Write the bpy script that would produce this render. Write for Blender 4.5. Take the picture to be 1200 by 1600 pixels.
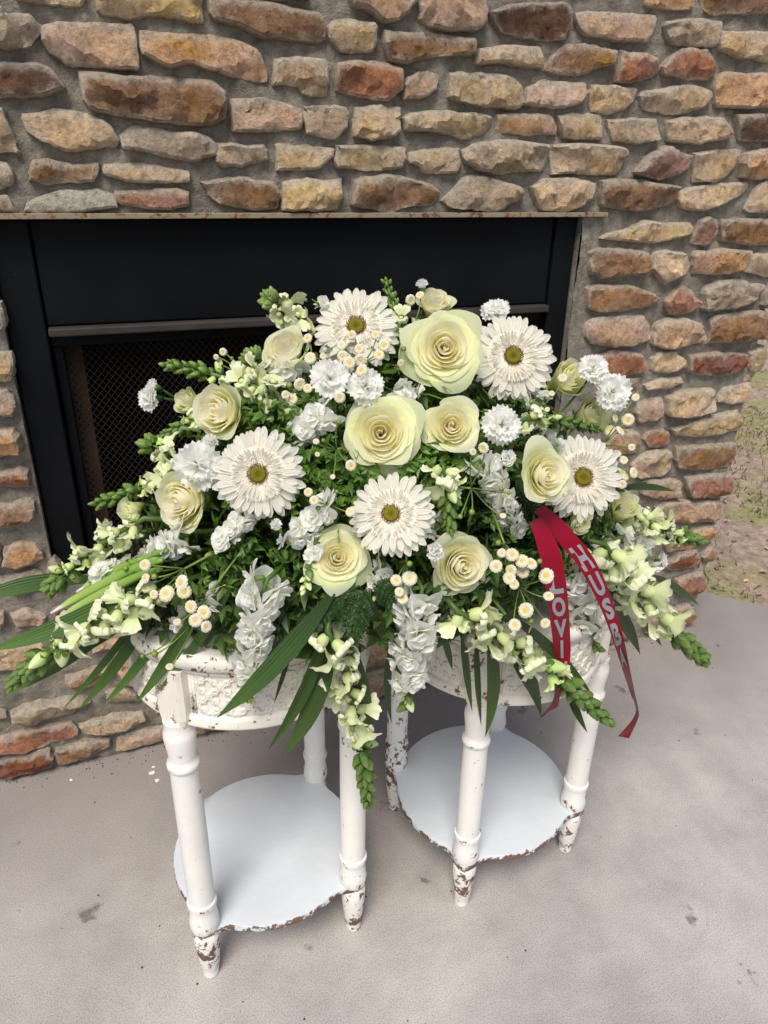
import bpy, math, random
import numpy as np
from math import sin, cos, pi, sqrt, exp, radians, hypot, atan2
from mathutils import Vector, Matrix, Quaternion, noise

R = random.Random(11)
for _o in list(bpy.data.objects):
    bpy.data.objects.remove(_o)
SC = bpy.context.scene
COL = SC.collection

# ------------------------------------------------------------------ camera
cam_data = bpy.data.cameras.new('camera')
cam = bpy.data.objects.new('camera', cam_data)
COL.objects.link(cam)
TH, YAW, ROLL = radians(25.294), radians(20.197), radians(-1.048)
_fh = Vector((sin(YAW), cos(YAW), 0)); _rt = Vector((cos(YAW), -sin(YAW), 0)); _up = Vector((0, 0, 1))
_fw = _fh * cos(TH) - _up * sin(TH); _cu = _fh * sin(TH) + _up * cos(TH)
_U = _cu * cos(ROLL) + _rt * sin(ROLL); _R = _fw.cross(_U)
M4 = Matrix((_R, _U, -_fw)).transposed().to_4x4()
M4.translation = Vector((0, -1.3687, 1.2))
cam.matrix_world = M4
cam_data.sensor_fit = 'VERTICAL'
cam_data.angle = 2 * math.atan(800 / 1135.7)
cam_data.clip_start = 0.02
cam_data.clip_end = 2000
SC.camera = cam
SC.render.resolution_x = 768
SC.render.resolution_y = 1024

# ------------------------------------------------------------------ sky and sun
SUN_DIR = Vector((-0.40, -0.62, 1.15)).normalized()      # towards the sun: open side of the yard, behind and left of the camera
world = bpy.data.worlds.new('World')
SC.world = world
world.use_nodes = True
wn = world.node_tree
bg = wn.nodes['Background']
sky = wn.nodes.new('ShaderNodeTexSky')
sky.sky_type = 'NISHITA'
sky.sun_disc = False
sky.sun_elevation = math.asin(SUN_DIR.z)
sky.sun_rotation = atan2(SUN_DIR.x, SUN_DIR.y)
sky.air_density = 1.0
sky.dust_density = 2.5
sky.ozone_density = 0.6
wn.links.new(sky.outputs[0], bg.inputs[0])
bg.inputs[1].default_value = 0.095
sun_data = bpy.data.lights.new('sun', 'SUN')
sun_data.energy = 2.3
sun_data.angle = radians(26)
sun_data.color = (1.0, 0.94, 0.86)
sun = bpy.data.objects.new('sun', sun_data)
COL.objects.link(sun)
sun.rotation_euler = SUN_DIR.to_track_quat('Z', 'Y').to_euler()
SC.view_settings.view_transform = 'Standard'
SC.view_settings.look = 'None'
SC.view_settings.exposure = 0.55
SC.view_settings.gamma = 1.0
SC.view_settings.use_curve_mapping = False
SC.render.engine = 'CYCLES'
SC.cycles.max_bounces = 10
SC.cycles.diffuse_bounces = 8
SC.cycles.transmission_bounces = 8

# ------------------------------------------------------------------ measured layout (metres)
STONES = [
    ('G', [(-0.076, 1.433), (0.019, 1.441), (0.017, 1.418), (0.012, 1.409), (-0.005, 1.408), (-0.047, 1.409), (-0.073, 1.411)]),
    ('G', [(0.033, 1.446), (0.191, 1.459), (0.183, 1.399), (0.171, 1.398), (0.142, 1.404), (0.110, 1.407), (0.081, 1.398), (0.058, 1.401), (0.038, 1.400), (0.033, 1.412)]),
    ('Y', [(-0.117, 1.394), (-0.099, 1.398), (-0.093, 1.396), (-0.091, 1.389), (-0.082, 1.392), (-0.060, 1.393), (-0.051, 1.381), (-0.053, 1.372), (-0.069, 1.355), (-0.082, 1.352), (-0.108, 1.350), (-0.125, 1.353)]),
    ('P', [(-0.046, 1.380), (-0.020, 1.386), (0.080, 1.390), (0.083, 1.378), (0.083, 1.330), (0.049, 1.332), (-0.001, 1.334), (-0.015, 1.332), (-0.027, 1.343), (-0.040, 1.346), (-0.047, 1.358)]),
    ('O', [(0.093, 1.384), (0.169, 1.382), (0.199, 1.381), (0.221, 1.382), (0.249, 1.377), (0.269, 1.368), (0.283, 1.340), (0.285, 1.326), (0.266, 1.323), (0.225, 1.330), (0.195, 1.339), (0.166, 1.346), (0.135, 1.336), (0.112, 1.342), (0.091, 1.353), (0.091, 1.370)]),
    ('D', [(-0.129, 1.329), (-0.112, 1.330), (-0.086, 1.330), (-0.064, 1.332), (-0.047, 1.327), (-0.032, 1.313), (-0.029, 1.301), (-0.053, 1.293), (-0.085, 1.289), (-0.121, 1.285), (-0.137, 1.288)]),
    ('B', [(-0.003, 1.326), (0.039, 1.325), (0.080, 1.321), (0.164, 1.323), (0.194, 1.323), (0.211, 1.311), (0.214, 1.289), (0.208, 1.270), (0.183, 1.257), (0.137, 1.259), (0.083, 1.264), (0.045, 1.267), (0.012, 1.272), (-0.000, 1.280), (-0.002, 1.302)]),
    ('T', [(-0.141, 1.269), (-0.119, 1.270), (-0.116, 1.255), (-0.110, 1.222), (-0.107, 1.213), (-0.125, 1.215), (-0.134, 1.213), (-0.151, 1.215)]),
    ('T', [(-0.093, 1.266), (-0.071, 1.267), (-0.043, 1.273), (-0.030, 1.271), (0.002, 1.267), (0.025, 1.259), (0.037, 1.244), (0.043, 1.233), (0.032, 1.224), (-0.004, 1.221), (-0.033, 1.217), (-0.056, 1.223), (-0.077, 1.232), (-0.089, 1.243)]),
    ('Y', [(0.046, 1.240), (0.067, 1.254), (0.097, 1.253), (0.131, 1.247), (0.157, 1.248), (0.182, 1.243), (0.191, 1.232), (0.190, 1.213), (0.161, 1.210), (0.161, 1.205), (0.132, 1.207), (0.102, 1.213), (0.073, 1.219), (0.046, 1.221)]),
    ('Y', [(-0.155, 1.196), (-0.128, 1.197), (-0.123, 1.184), (-0.121, 1.175), (-0.126, 1.168), (-0.144, 1.163), (-0.161, 1.166)]),
    ('B', [(-0.089, 1.203), (-0.068, 1.203), (-0.036, 1.197), (-0.017, 1.198), (0.002, 1.201), (0.004, 1.194), (-0.004, 1.172), (-0.045, 1.172), (-0.074, 1.169), (-0.099, 1.174), (-0.094, 1.187)]),
    ('T', [(0.016, 1.199), (0.051, 1.200), (0.110, 1.195), (0.144, 1.191), (0.144, 1.173), (0.108, 1.173), (0.047, 1.173), (0.028, 1.179), (0.012, 1.182)]),
    ('W', [(-0.113, 1.129), (-0.106, 1.143), (-0.081, 1.153), (-0.057, 1.157), (-0.028, 1.158), (-0.003, 1.164), (0.020, 1.153), (0.024, 1.134), (-0.003, 1.132), (-0.028, 1.129), (-0.057, 1.127), (-0.095, 1.126)]),
    ('R', [(0.028, 1.160), (0.076, 1.160), (0.107, 1.163), (0.122, 1.164), (0.141, 1.159), (0.139, 1.136), (0.109, 1.132), (0.068, 1.134), (0.033, 1.139), (0.027, 1.146)]),
    ('P', [(-0.164, 1.150), (-0.135, 1.150), (-0.130, 1.137), (-0.123, 1.127), (-0.151, 1.126), (-0.169, 1.126)]),
    ('B', [(0.198, 1.434), (0.233, 1.437), (0.273, 1.435), (0.324, 1.430), (0.371, 1.427), (0.382, 1.420), (0.384, 1.391), (0.360, 1.385), (0.312, 1.388), (0.270, 1.390), (0.245, 1.399), (0.225, 1.401), (0.201, 1.405), (0.199, 1.419)]),
    ('G', [(0.398, 1.416), (0.426, 1.419), (0.465, 1.418), (0.471, 1.393), (0.463, 1.379), (0.414, 1.376), (0.398, 1.384), (0.388, 1.393), (0.391, 1.409)]),
    ('T', [(0.299, 1.358), (0.343, 1.362), (0.381, 1.361), (0.386, 1.352), (0.383, 1.311), (0.361, 1.309), (0.341, 1.312), (0.337, 1.323), (0.293, 1.321)]),
    ('R', [(0.400, 1.357), (0.431, 1.362), (0.489, 1.362), (0.514, 1.358), (0.520, 1.344), (0.520, 1.325), (0.504, 1.315), (0.495, 1.306), (0.466, 1.308), (0.431, 1.313), (0.400, 1.316)]),
    ('P', [(0.224, 1.298), (0.265, 1.299), (0.297, 1.297), (0.335, 1.289), (0.338, 1.275), (0.334, 1.257), (0.295, 1.255), (0.225, 1.251)]),
    ('T', [(0.346, 1.291), (0.385, 1.294), (0.417, 1.294), (0.422, 1.282), (0.417, 1.262), (0.398, 1.246), (0.367, 1.249), (0.348, 1.251), (0.345, 1.275)]),
    ('G', [(0.437, 1.293), (0.466, 1.298), (0.514, 1.297), (0.516, 1.281), (0.515, 1.260), (0.497, 1.251), (0.466, 1.247), (0.434, 1.250), (0.434, 1.278)]),
    ('P', [(0.421, 1.465), (0.541, 1.474), (0.542, 1.455), (0.524, 1.436), (0.499, 1.422), (0.478, 1.425), (0.459, 1.436), (0.429, 1.440)]),
    ('P', [(0.550, 1.471), (0.656, 1.479), (0.666, 1.461), (0.673, 1.448), (0.668, 1.429), (0.654, 1.420), (0.623, 1.419), (0.593, 1.418), (0.569, 1.420), (0.551, 1.430)]),
    ('D', [(0.683, 1.449), (0.695, 1.454), (0.725, 1.463), (0.776, 1.467), (0.821, 1.474), (0.839, 1.469), (0.844, 1.458), (0.840, 1.435), (0.829, 1.417), (0.796, 1.413), (0.769, 1.416), (0.717, 1.418), (0.701, 1.423), (0.687, 1.440)]),
    ('B', [(0.488, 1.410), (0.534, 1.408), (0.606, 1.409), (0.649, 1.409), (0.656, 1.401), (0.651, 1.382), (0.607, 1.380), (0.559, 1.375), (0.541, 1.369), (0.530, 1.362), (0.494, 1.367), (0.486, 1.385)]),
    ('T', [(0.662, 1.394), (0.713, 1.400), (0.784, 1.404), (0.789, 1.388), (0.791, 1.370), (0.755, 1.371), (0.721, 1.377), (0.664, 1.369)]),
    ('P', [(0.532, 1.343), (0.548, 1.349), (0.584, 1.352), (0.589, 1.343), (0.583, 1.328), (0.568, 1.319), (0.525, 1.310), (0.525, 1.330)]),
    ('G', [(0.609, 1.354), (0.634, 1.357), (0.653, 1.353), (0.717, 1.357), (0.744, 1.350), (0.754, 1.341), (0.757, 1.315), (0.749, 1.302), (0.715, 1.305), (0.663, 1.306), (0.630, 1.312), (0.609, 1.314), (0.613, 1.329)]),
    ('P', [(0.765, 1.336), (0.797, 1.351), (0.845, 1.350), (0.890, 1.352), (0.892, 1.336), (0.881, 1.318), (0.851, 1.310), (0.782, 1.309), (0.763, 1.312)]),
    ('P', [(0.854, 1.459), (0.870, 1.464), (0.981, 1.466), (1.026, 1.469), (1.025, 1.447), (1.015, 1.424), (0.946, 1.425), (0.882, 1.427), (0.867, 1.437), (0.857, 1.443)]),
    ('B', [(0.837, 1.410), (0.892, 1.412), (0.950, 1.407), (0.945, 1.391), (0.939, 1.382), (0.911, 1.378), (0.878, 1.365), (0.830, 1.362), (0.799, 1.368), (0.813, 1.389)]),
    ('R', [(0.960, 1.408), (0.986, 1.404), (1.022, 1.404), (1.047, 1.391), (1.050, 1.379), (1.030, 1.367), (0.980, 1.356), (0.958, 1.357), (0.961, 1.382)]),
    ('Y', [(1.048, 1.459), (1.083, 1.465), (1.120, 1.469), (1.175, 1.468), (1.180, 1.452), (1.172, 1.430), (1.162, 1.424), (1.078, 1.425), (1.059, 1.439)]),
    ('O', [(0.996, 1.502), (1.001, 1.480), (1.065, 1.480), (1.107, 1.481), (1.103, 1.510)]),
    ('B', [(1.120, 1.512), (1.131, 1.488), (1.157, 1.476), (1.202, 1.483), (1.296, 1.490), (1.344, 1.495), (1.332, 1.530)]),
    ('T', [(1.186, 1.453), (1.241, 1.455), (1.306, 1.457), (1.356, 1.458), (1.370, 1.414), (1.321, 1.409), (1.270, 1.412), (1.228, 1.415), (1.188, 1.423)]),
    ('R', [(1.060, 1.387), (1.075, 1.404), (1.102, 1.418), (1.156, 1.420), (1.171, 1.409), (1.185, 1.386), (1.169, 1.369), (1.121, 1.369), (1.066, 1.374), (1.057, 1.381)]),
    ('O', [(1.193, 1.379), (1.220, 1.387), (1.270, 1.385), (1.327, 1.389), (1.378, 1.392), (1.399, 1.329), (1.346, 1.329), (1.245, 1.325), (1.205, 1.324), (1.193, 1.355)]),
    ('T', [(0.902, 1.349), (0.960, 1.348), (1.007, 1.349), (1.006, 1.336), (0.981, 1.311), (0.953, 1.305), (0.912, 1.306), (0.902, 1.331)]),
    ('T', [(1.015, 1.336), (1.020, 1.344), (1.072, 1.350), (1.116, 1.359), (1.156, 1.357), (1.184, 1.351), (1.185, 1.338), (1.165, 1.320), (1.119, 1.310), (1.041, 1.312), (1.024, 1.320)]),
    ('G', [(0.526, 1.281), (0.538, 1.289), (0.575, 1.294), (0.613, 1.293), (0.677, 1.294), (0.694, 1.290), (0.694, 1.276), (0.686, 1.262), (0.654, 1.252), (0.634, 1.251), (0.615, 1.260), (0.583, 1.263), (0.529, 1.260)]),
    ('O', [(0.710, 1.292), (0.729, 1.295), (0.818, 1.298), (0.829, 1.288), (0.839, 1.275), (0.836, 1.264), (0.774, 1.263), (0.712, 1.265)]),
    ('G', [(0.839, 1.295), (0.860, 1.299), (0.932, 1.299), (0.939, 1.278), (0.938, 1.258), (0.887, 1.259), (0.855, 1.261), (0.844, 1.281)]),
    ('T', [(0.947, 1.293), (0.999, 1.295), (1.063, 1.297), (1.070, 1.277), (1.078, 1.262), (1.037, 1.255), (0.968, 1.257), (0.958, 1.273)]),
    ('T', [(1.088, 1.294), (1.122, 1.301), (1.226, 1.306), (1.246, 1.294), (1.254, 1.276), (1.229, 1.264), (1.164, 1.258), (1.103, 1.258)]),
    ('D', [(1.260, 1.313), (1.350, 1.316), (1.403, 1.317), (1.419, 1.266), (1.365, 1.267), (1.279, 1.265)]),
    ('T', [(0.197, 1.232), (0.213, 1.234), (0.244, 1.230), (0.272, 1.233), (0.277, 1.224), (0.276, 1.210), (0.248, 1.203), (0.205, 1.198), (0.194, 1.203), (0.193, 1.218)]),
    ('G', [(0.294, 1.232), (0.299, 1.235), (0.344, 1.232), (0.396, 1.230), (0.393, 1.217), (0.366, 1.198), (0.331, 1.196), (0.294, 1.193), (0.298, 1.215)]),
    ('T', [(0.403, 1.235), (0.443, 1.235), (0.509, 1.236), (0.528, 1.235), (0.528, 1.220), (0.519, 1.200), (0.479, 1.198), (0.443, 1.199), (0.399, 1.200)]),
    ('T', [(0.538, 1.227), (0.565, 1.231), (0.616, 1.235), (0.633, 1.236), (0.637, 1.211), (0.634, 1.195), (0.599, 1.194), (0.567, 1.196), (0.554, 1.206), (0.538, 1.209)]),
    ('Y', [(0.640, 1.233), (0.681, 1.247), (0.720, 1.251), (0.789, 1.249), (0.821, 1.247), (0.818, 1.220), (0.816, 1.200), (0.753, 1.199), (0.719, 1.194), (0.678, 1.200), (0.643, 1.217)]),
    ('T', [(0.832, 1.246), (0.888, 1.249), (0.955, 1.249), (0.994, 1.244), (1.003, 1.235), (0.992, 1.209), (0.980, 1.195), (0.934, 1.197), (0.881, 1.198), (0.838, 1.194)]),
    ('M', [(1.032, 1.203), (1.045, 1.218), (1.065, 1.236), (1.094, 1.249), (1.127, 1.241), (1.161, 1.235), (1.162, 1.220), (1.144, 1.204), (1.122, 1.196), (1.091, 1.189), (1.050, 1.195)]),
    ('T', [(1.169, 1.238), (1.217, 1.244), (1.284, 1.249), (1.288, 1.235), (1.277, 1.210), (1.264, 1.197), (1.241, 1.186), (1.185, 1.187), (1.175, 1.212)]),
    ('O', [(1.303, 1.241), (1.336, 1.248), (1.370, 1.253), (1.423, 1.256), (1.443, 1.193), (1.379, 1.194), (1.308, 1.195), (1.300, 1.223)]),
    ('B', [(0.165, 1.174), (0.198, 1.179), (0.241, 1.182), (0.252, 1.177), (0.285, 1.177), (0.294, 1.160), (0.294, 1.134), (0.266, 1.131), (0.222, 1.137), (0.189, 1.142), (0.178, 1.154)]),
    ('G', [(0.302, 1.175), (0.319, 1.178), (0.348, 1.180), (0.377, 1.177), (0.401, 1.181), (0.407, 1.183), (0.409, 1.160), (0.400, 1.132), (0.359, 1.131), (0.300, 1.129), (0.304, 1.155)]),
    ('B', [(0.431, 1.180), (0.461, 1.186), (0.504, 1.188), (0.542, 1.183), (0.580, 1.175), (0.597, 1.162), (0.595, 1.147), (0.576, 1.137), (0.543, 1.139), (0.505, 1.128), (0.449, 1.134), (0.428, 1.137), (0.431, 1.161)]),
    ('Y', [(0.604, 1.147), (0.627, 1.162), (0.658, 1.193), (0.692, 1.190), (0.727, 1.182), (0.762, 1.174), (0.778, 1.161), (0.765, 1.146), (0.745, 1.142), (0.725, 1.128), (0.676, 1.132), (0.629, 1.134)]),
    ('T', [(0.795, 1.172), (0.825, 1.186), (0.868, 1.189), (0.921, 1.184), (0.940, 1.178), (0.933, 1.152), (0.913, 1.138), (0.877, 1.128), (0.825, 1.130), (0.808, 1.146)]),
    ('B', [(0.951, 1.185), (0.988, 1.189), (1.068, 1.183), (1.139, 1.178), (1.139, 1.153), (1.126, 1.140), (1.063, 1.129), (0.998, 1.134), (0.959, 1.138)]),
    ('T', [(1.145, 1.165), (1.176, 1.174), (1.251, 1.181), (1.324, 1.187), (1.330, 1.173), (1.310, 1.156), (1.261, 1.143), (1.221, 1.129), (1.160, 1.134), (1.150, 1.150)]),
    ('T', [(1.334, 1.134), (1.351, 1.167), (1.372, 1.187), (1.390, 1.187), (1.446, 1.187), (1.465, 1.127), (1.409, 1.127), (1.346, 1.125)]),
    ('G', [(0.969, 1.076), (0.983, 1.085), (1.030, 1.093), (1.067, 1.107), (1.134, 1.105), (1.193, 1.106), (1.202, 1.096), (1.190, 1.079), (1.133, 1.069), (1.092, 1.066), (1.010, 1.071)]),
    ('M', [(1.208, 1.076), (1.218, 1.108), (1.242, 1.115), (1.267, 1.108), (1.272, 1.086), (1.260, 1.065), (1.239, 1.060), (1.208, 1.065)]),
    ('B', [(1.273, 1.112), (1.340, 1.112), (1.414, 1.110), (1.471, 1.108), (1.489, 1.056), (1.431, 1.057), (1.375, 1.058), (1.285, 1.067)]),
    ('B', [(0.947, 1.047), (0.972, 1.056), (1.029, 1.052), (1.079, 1.049), (1.098, 1.038), (1.096, 1.005), (1.022, 1.000), (0.990, 0.997), (0.957, 1.005), (0.953, 1.028)]),
    ('T', [(1.113, 1.044), (1.146, 1.048), (1.190, 1.043), (1.200, 1.016), (1.189, 0.999), (1.153, 0.979), (1.138, 0.990), (1.130, 1.004), (1.113, 1.011)]),
    ('O', [(1.218, 1.036), (1.224, 1.046), (1.304, 1.048), (1.375, 1.045), (1.378, 1.033), (1.362, 1.005), (1.318, 0.996), (1.227, 0.999)]),
    ('T', [(1.377, 0.998), (1.385, 1.023), (1.395, 1.038), (1.438, 1.036), (1.496, 1.033), (1.513, 0.984), (1.452, 0.989)]),
    ('B', [(0.954, 0.976), (0.977, 0.983), (1.077, 0.975), (1.131, 0.959), (1.148, 0.945), (1.120, 0.932), (1.061, 0.927), (0.994, 0.925), (0.963, 0.935)]),
    ('R', [(1.161, 0.941), (1.182, 0.966), (1.206, 0.975), (1.234, 0.956), (1.257, 0.938), (1.255, 0.923), (1.229, 0.916), (1.185, 0.912), (1.168, 0.927)]),
    ('Y', [(1.273, 0.923), (1.268, 0.966), (1.305, 0.979), (1.359, 0.981), (1.400, 0.971), (1.435, 0.970), (1.434, 0.953), (1.421, 0.931), (1.358, 0.919), (1.281, 0.914)]),
    ('Y', [(1.449, 0.923), (1.450, 0.952), (1.461, 0.974), (1.516, 0.972), (1.535, 0.915), (1.476, 0.914)]),
    ('P', [(0.965, 0.901), (0.988, 0.911), (1.055, 0.911), (1.107, 0.911), (1.128, 0.893), (1.135, 0.857), (1.093, 0.848), (1.050, 0.847), (0.980, 0.858), (0.965, 0.880)]),
    ('P', [(1.149, 0.856), (1.154, 0.892), (1.179, 0.902), (1.233, 0.898), (1.273, 0.886), (1.290, 0.856), (1.284, 0.844), (1.230, 0.834), (1.184, 0.835), (1.150, 0.846)]),
    ('B', [(1.303, 0.840), (1.307, 0.862), (1.299, 0.895), (1.325, 0.903), (1.400, 0.907), (1.468, 0.907), (1.479, 0.884), (1.481, 0.845), (1.439, 0.840), (1.380, 0.839)]),
    ('R', [(0.964, 0.802), (0.994, 0.829), (1.052, 0.836), (1.097, 0.830), (1.124, 0.824), (1.138, 0.798), (1.133, 0.780), (1.071, 0.777), (1.001, 0.785)]),
    ('T', [(1.155, 0.811), (1.178, 0.825), (1.215, 0.823), (1.246, 0.806), (1.251, 0.787), (1.224, 0.780), (1.179, 0.778), (1.158, 0.789)]),
    ('R2', [(1.261, 0.812), (1.290, 0.816), (1.368, 0.813), (1.430, 0.808), (1.441, 0.777), (1.431, 0.762), (1.363, 0.759), (1.293, 0.767), (1.267, 0.773)]),
    ('T', [(1.445, 0.805), (1.480, 0.822), (1.492, 0.798), (1.487, 0.766), (1.473, 0.759), (1.452, 0.773)]),
    ('T', [(1.148, 0.751), (1.182, 0.761), (1.247, 0.762), (1.258, 0.746), (1.224, 0.738), (1.160, 0.738)]),
    ('B', [(1.076, 0.749), (1.109, 0.765), (1.132, 0.766), (1.123, 0.738), (1.103, 0.732)]),
    ('P', [(1.139, 0.705), (1.147, 0.708), (1.201, 0.716), (1.208, 0.683), (1.194, 0.660), (1.148, 0.660), (1.140, 0.682)]),
    ('T', [(1.220, 0.714), (1.265, 0.727), (1.352, 0.726), (1.366, 0.686), (1.357, 0.670), (1.319, 0.660), (1.250, 0.667), (1.227, 0.669)]),
    ('T', [(1.377, 0.704), (1.392, 0.724), (1.471, 0.730), (1.475, 0.701), (1.471, 0.680), (1.423, 0.684), (1.377, 0.691)]),
    ('G', [(1.248, 0.634), (1.294, 0.643), (1.391, 0.654), (1.446, 0.662), (1.468, 0.635), (1.479, 0.611), (1.445, 0.606), (1.364, 0.602), (1.302, 0.608), (1.262, 0.616)]),
    ('R', [(1.172, 0.614), (1.182, 0.629), (1.219, 0.634), (1.244, 0.624), (1.250, 0.597), (1.220, 0.587), (1.193, 0.593)]),
    ('P', [(1.071, 0.632), (1.105, 0.642), (1.149, 0.634), (1.162, 0.598), (1.154, 0.582), (1.089, 0.581), (1.067, 0.600)]),
    ('B', [(1.277, 0.582), (1.371, 0.576), (1.464, 0.573), (1.477, 0.534), (1.466, 0.506), (1.366, 0.511), (1.297, 0.523), (1.282, 0.551)]),
    ('T', [(1.151, 0.549), (1.175, 0.572), (1.215, 0.579), (1.257, 0.574), (1.270, 0.552), (1.272, 0.526), (1.246, 0.508), (1.187, 0.510), (1.156, 0.523)]),
    ('R', [(1.326, 0.493), (1.371, 0.493), (1.471, 0.488), (1.481, 0.473), (1.476, 0.431), (1.430, 0.426), (1.354, 0.437), (1.337, 0.464)]),
    ('P', [(1.190, 0.498), (1.269, 0.496), (1.307, 0.486), (1.315, 0.446), (1.261, 0.442), (1.196, 0.465)]),
    ('P', [(1.245, 0.422), (1.283, 0.432), (1.368, 0.420), (1.464, 0.410), (1.472, 0.390), (1.468, 0.356), (1.384, 0.355), (1.317, 0.371), (1.261, 0.392)]),
    ('O', [(1.358, 0.330), (1.410, 0.338), (1.456, 0.345), (1.472, 0.332), (1.475, 0.296), (1.456, 0.286), (1.404, 0.274), (1.317, 0.279), (1.299, 0.311)]),
    ('R2', [(1.324, 0.246), (1.364, 0.261), (1.417, 0.266), (1.434, 0.239), (1.429, 0.215), (1.353, 0.212), (1.319, 0.223)]),
    ('B', [(1.442, 0.242), (1.461, 0.263), (1.479, 0.272), (1.487, 0.250), (1.475, 0.228), (1.457, 0.219)]),
    ('R', [(1.372, 0.178), (1.414, 0.187), (1.458, 0.188), (1.477, 0.159), (1.478, 0.127), (1.441, 0.121), (1.380, 0.141)]),
    ('B', [(1.280, 0.049), (1.362, 0.075), (1.438, 0.088), (1.469, 0.042), (1.446, 0.007), (1.310, 0.010)]),
    ('Y', [(-0.195, 0.994), (-0.174, 0.990), (-0.172, 0.970), (-0.178, 0.948), (-0.205, 0.942)]),
    ('G', [(-0.211, 0.907), (-0.180, 0.909), (-0.174, 0.898), (-0.177, 0.876), (-0.186, 0.863), (-0.201, 0.861), (-0.220, 0.862)]),
    ('P', [(-0.224, 0.843), (-0.192, 0.844), (-0.186, 0.831), (-0.186, 0.808), (-0.192, 0.802), (-0.211, 0.806), (-0.230, 0.812)]),
    ('O', [(-0.237, 0.776), (-0.196, 0.776), (-0.188, 0.764), (-0.189, 0.743), (-0.191, 0.731), (-0.225, 0.732), (-0.245, 0.734)]),
    ('R', [(-0.253, 0.693), (-0.211, 0.699), (-0.200, 0.702), (-0.190, 0.694), (-0.186, 0.675), (-0.193, 0.667), (-0.216, 0.669), (-0.256, 0.676)]),
    ('B', [(-0.265, 0.634), (-0.222, 0.635), (-0.200, 0.641), (-0.187, 0.636), (-0.189, 0.611), (-0.208, 0.597), (-0.230, 0.593), (-0.272, 0.595)]),
    ('O', [(-0.261, 0.514), (-0.250, 0.544), (-0.226, 0.553), (-0.200, 0.548), (-0.192, 0.530), (-0.192, 0.516), (-0.206, 0.509), (-0.240, 0.506)]),
    ('T', [(-0.290, 0.560), (-0.261, 0.558), (-0.264, 0.528), (-0.269, 0.510), (-0.300, 0.510)]),
    ('D', [(-0.295, 0.481), (-0.249, 0.487), (-0.215, 0.492), (-0.196, 0.482), (-0.198, 0.457), (-0.217, 0.449), (-0.257, 0.448), (-0.299, 0.459)]),
    ('R2', [(-0.183, 0.506), (-0.171, 0.510), (-0.164, 0.494), (-0.164, 0.468), (-0.184, 0.458), (-0.188, 0.480)]),
    ('O', [(-0.307, 0.416), (-0.281, 0.411), (-0.282, 0.389), (-0.295, 0.374), (-0.315, 0.375)]),
    ('P', [(-0.267, 0.404), (-0.241, 0.407), (-0.225, 0.400), (-0.207, 0.388), (-0.222, 0.369), (-0.260, 0.377)]),
    ('R2', [(-0.190, 0.400), (-0.147, 0.414), (-0.141, 0.390), (-0.187, 0.372)]),
    ('G', [(-0.323, 0.335), (-0.254, 0.337), (-0.218, 0.337), (-0.193, 0.332), (-0.192, 0.300), (-0.208, 0.280), (-0.264, 0.277), (-0.332, 0.287)]),
    ('B', [(-0.194, 0.234), (-0.135, 0.243), (-0.105, 0.234), (-0.104, 0.213), (-0.128, 0.204), (-0.189, 0.204)]),
    ('Y', [(-0.307, 0.173), (-0.280, 0.186), (-0.245, 0.182), (-0.208, 0.181), (-0.164, 0.178), (-0.160, 0.159), (-0.201, 0.144), (-0.252, 0.138), (-0.289, 0.139), (-0.308, 0.153)]),
    ('R', [(-0.367, 0.110), (-0.317, 0.117), (-0.279, 0.123), (-0.230, 0.118), (-0.205, 0.116), (-0.193, 0.093), (-0.204, 0.078), (-0.257, 0.072), (-0.301, 0.071), (-0.372, 0.084)]),
    ('T', [(-0.187, 0.106), (-0.154, 0.110), (-0.102, 0.108), (-0.059, 0.106), (-0.053, 0.086), (-0.079, 0.075), (-0.120, 0.068), (-0.165, 0.078), (-0.183, 0.090)]),
    ('R2', [(-0.377, 0.059), (-0.316, 0.058), (-0.258, 0.064), (-0.254, 0.035), (-0.260, 0.015), (-0.311, 0.011), (-0.362, 0.011), (-0.385, 0.015)]),
    ('B', [(-0.241, 0.053), (-0.201, 0.056), (-0.162, 0.059), (-0.133, 0.054), (-0.138, 0.037), (-0.167, 0.023), (-0.201, 0.013), (-0.241, 0.013), (-0.250, 0.027)]),
    ('P', [(-0.116, 0.049), (-0.082, 0.054), (-0.020, 0.052), (-0.006, 0.035), (-0.014, 0.015), (-0.073, 0.012), (-0.124, 0.012)]),
    ('Y', [(-0.125, 0.176), (-0.086, 0.180), (-0.066, 0.161), (-0.064, 0.143), (-0.097, 0.143), (-0.122, 0.154)]),
    ('P', [(-0.351, 0.194), (-0.320, 0.180), (-0.321, 0.164), (-0.336, 0.161), (-0.356, 0.164)]),
    ('B', [(0.009, 0.054), (0.102, 0.058), (0.131, 0.046), (0.144, 0.023), (0.084, 0.017), (0.010, 0.022)]),
    ('T', [(0.161, 0.057), (0.222, 0.059), (0.268, 0.051), (0.307, 0.045), (0.298, 0.012), (0.167, 0.025)]),
    ('B', [(0.597, 0.069), (0.649, 0.071), (0.689, 0.067), (0.705, 0.039), (0.670, 0.023), (0.611, 0.026)]),
    ('R2', [(0.712, 0.066), (0.795, 0.067), (0.852, 0.062), (0.851, 0.029), (0.724, 0.031)]),
]
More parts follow.
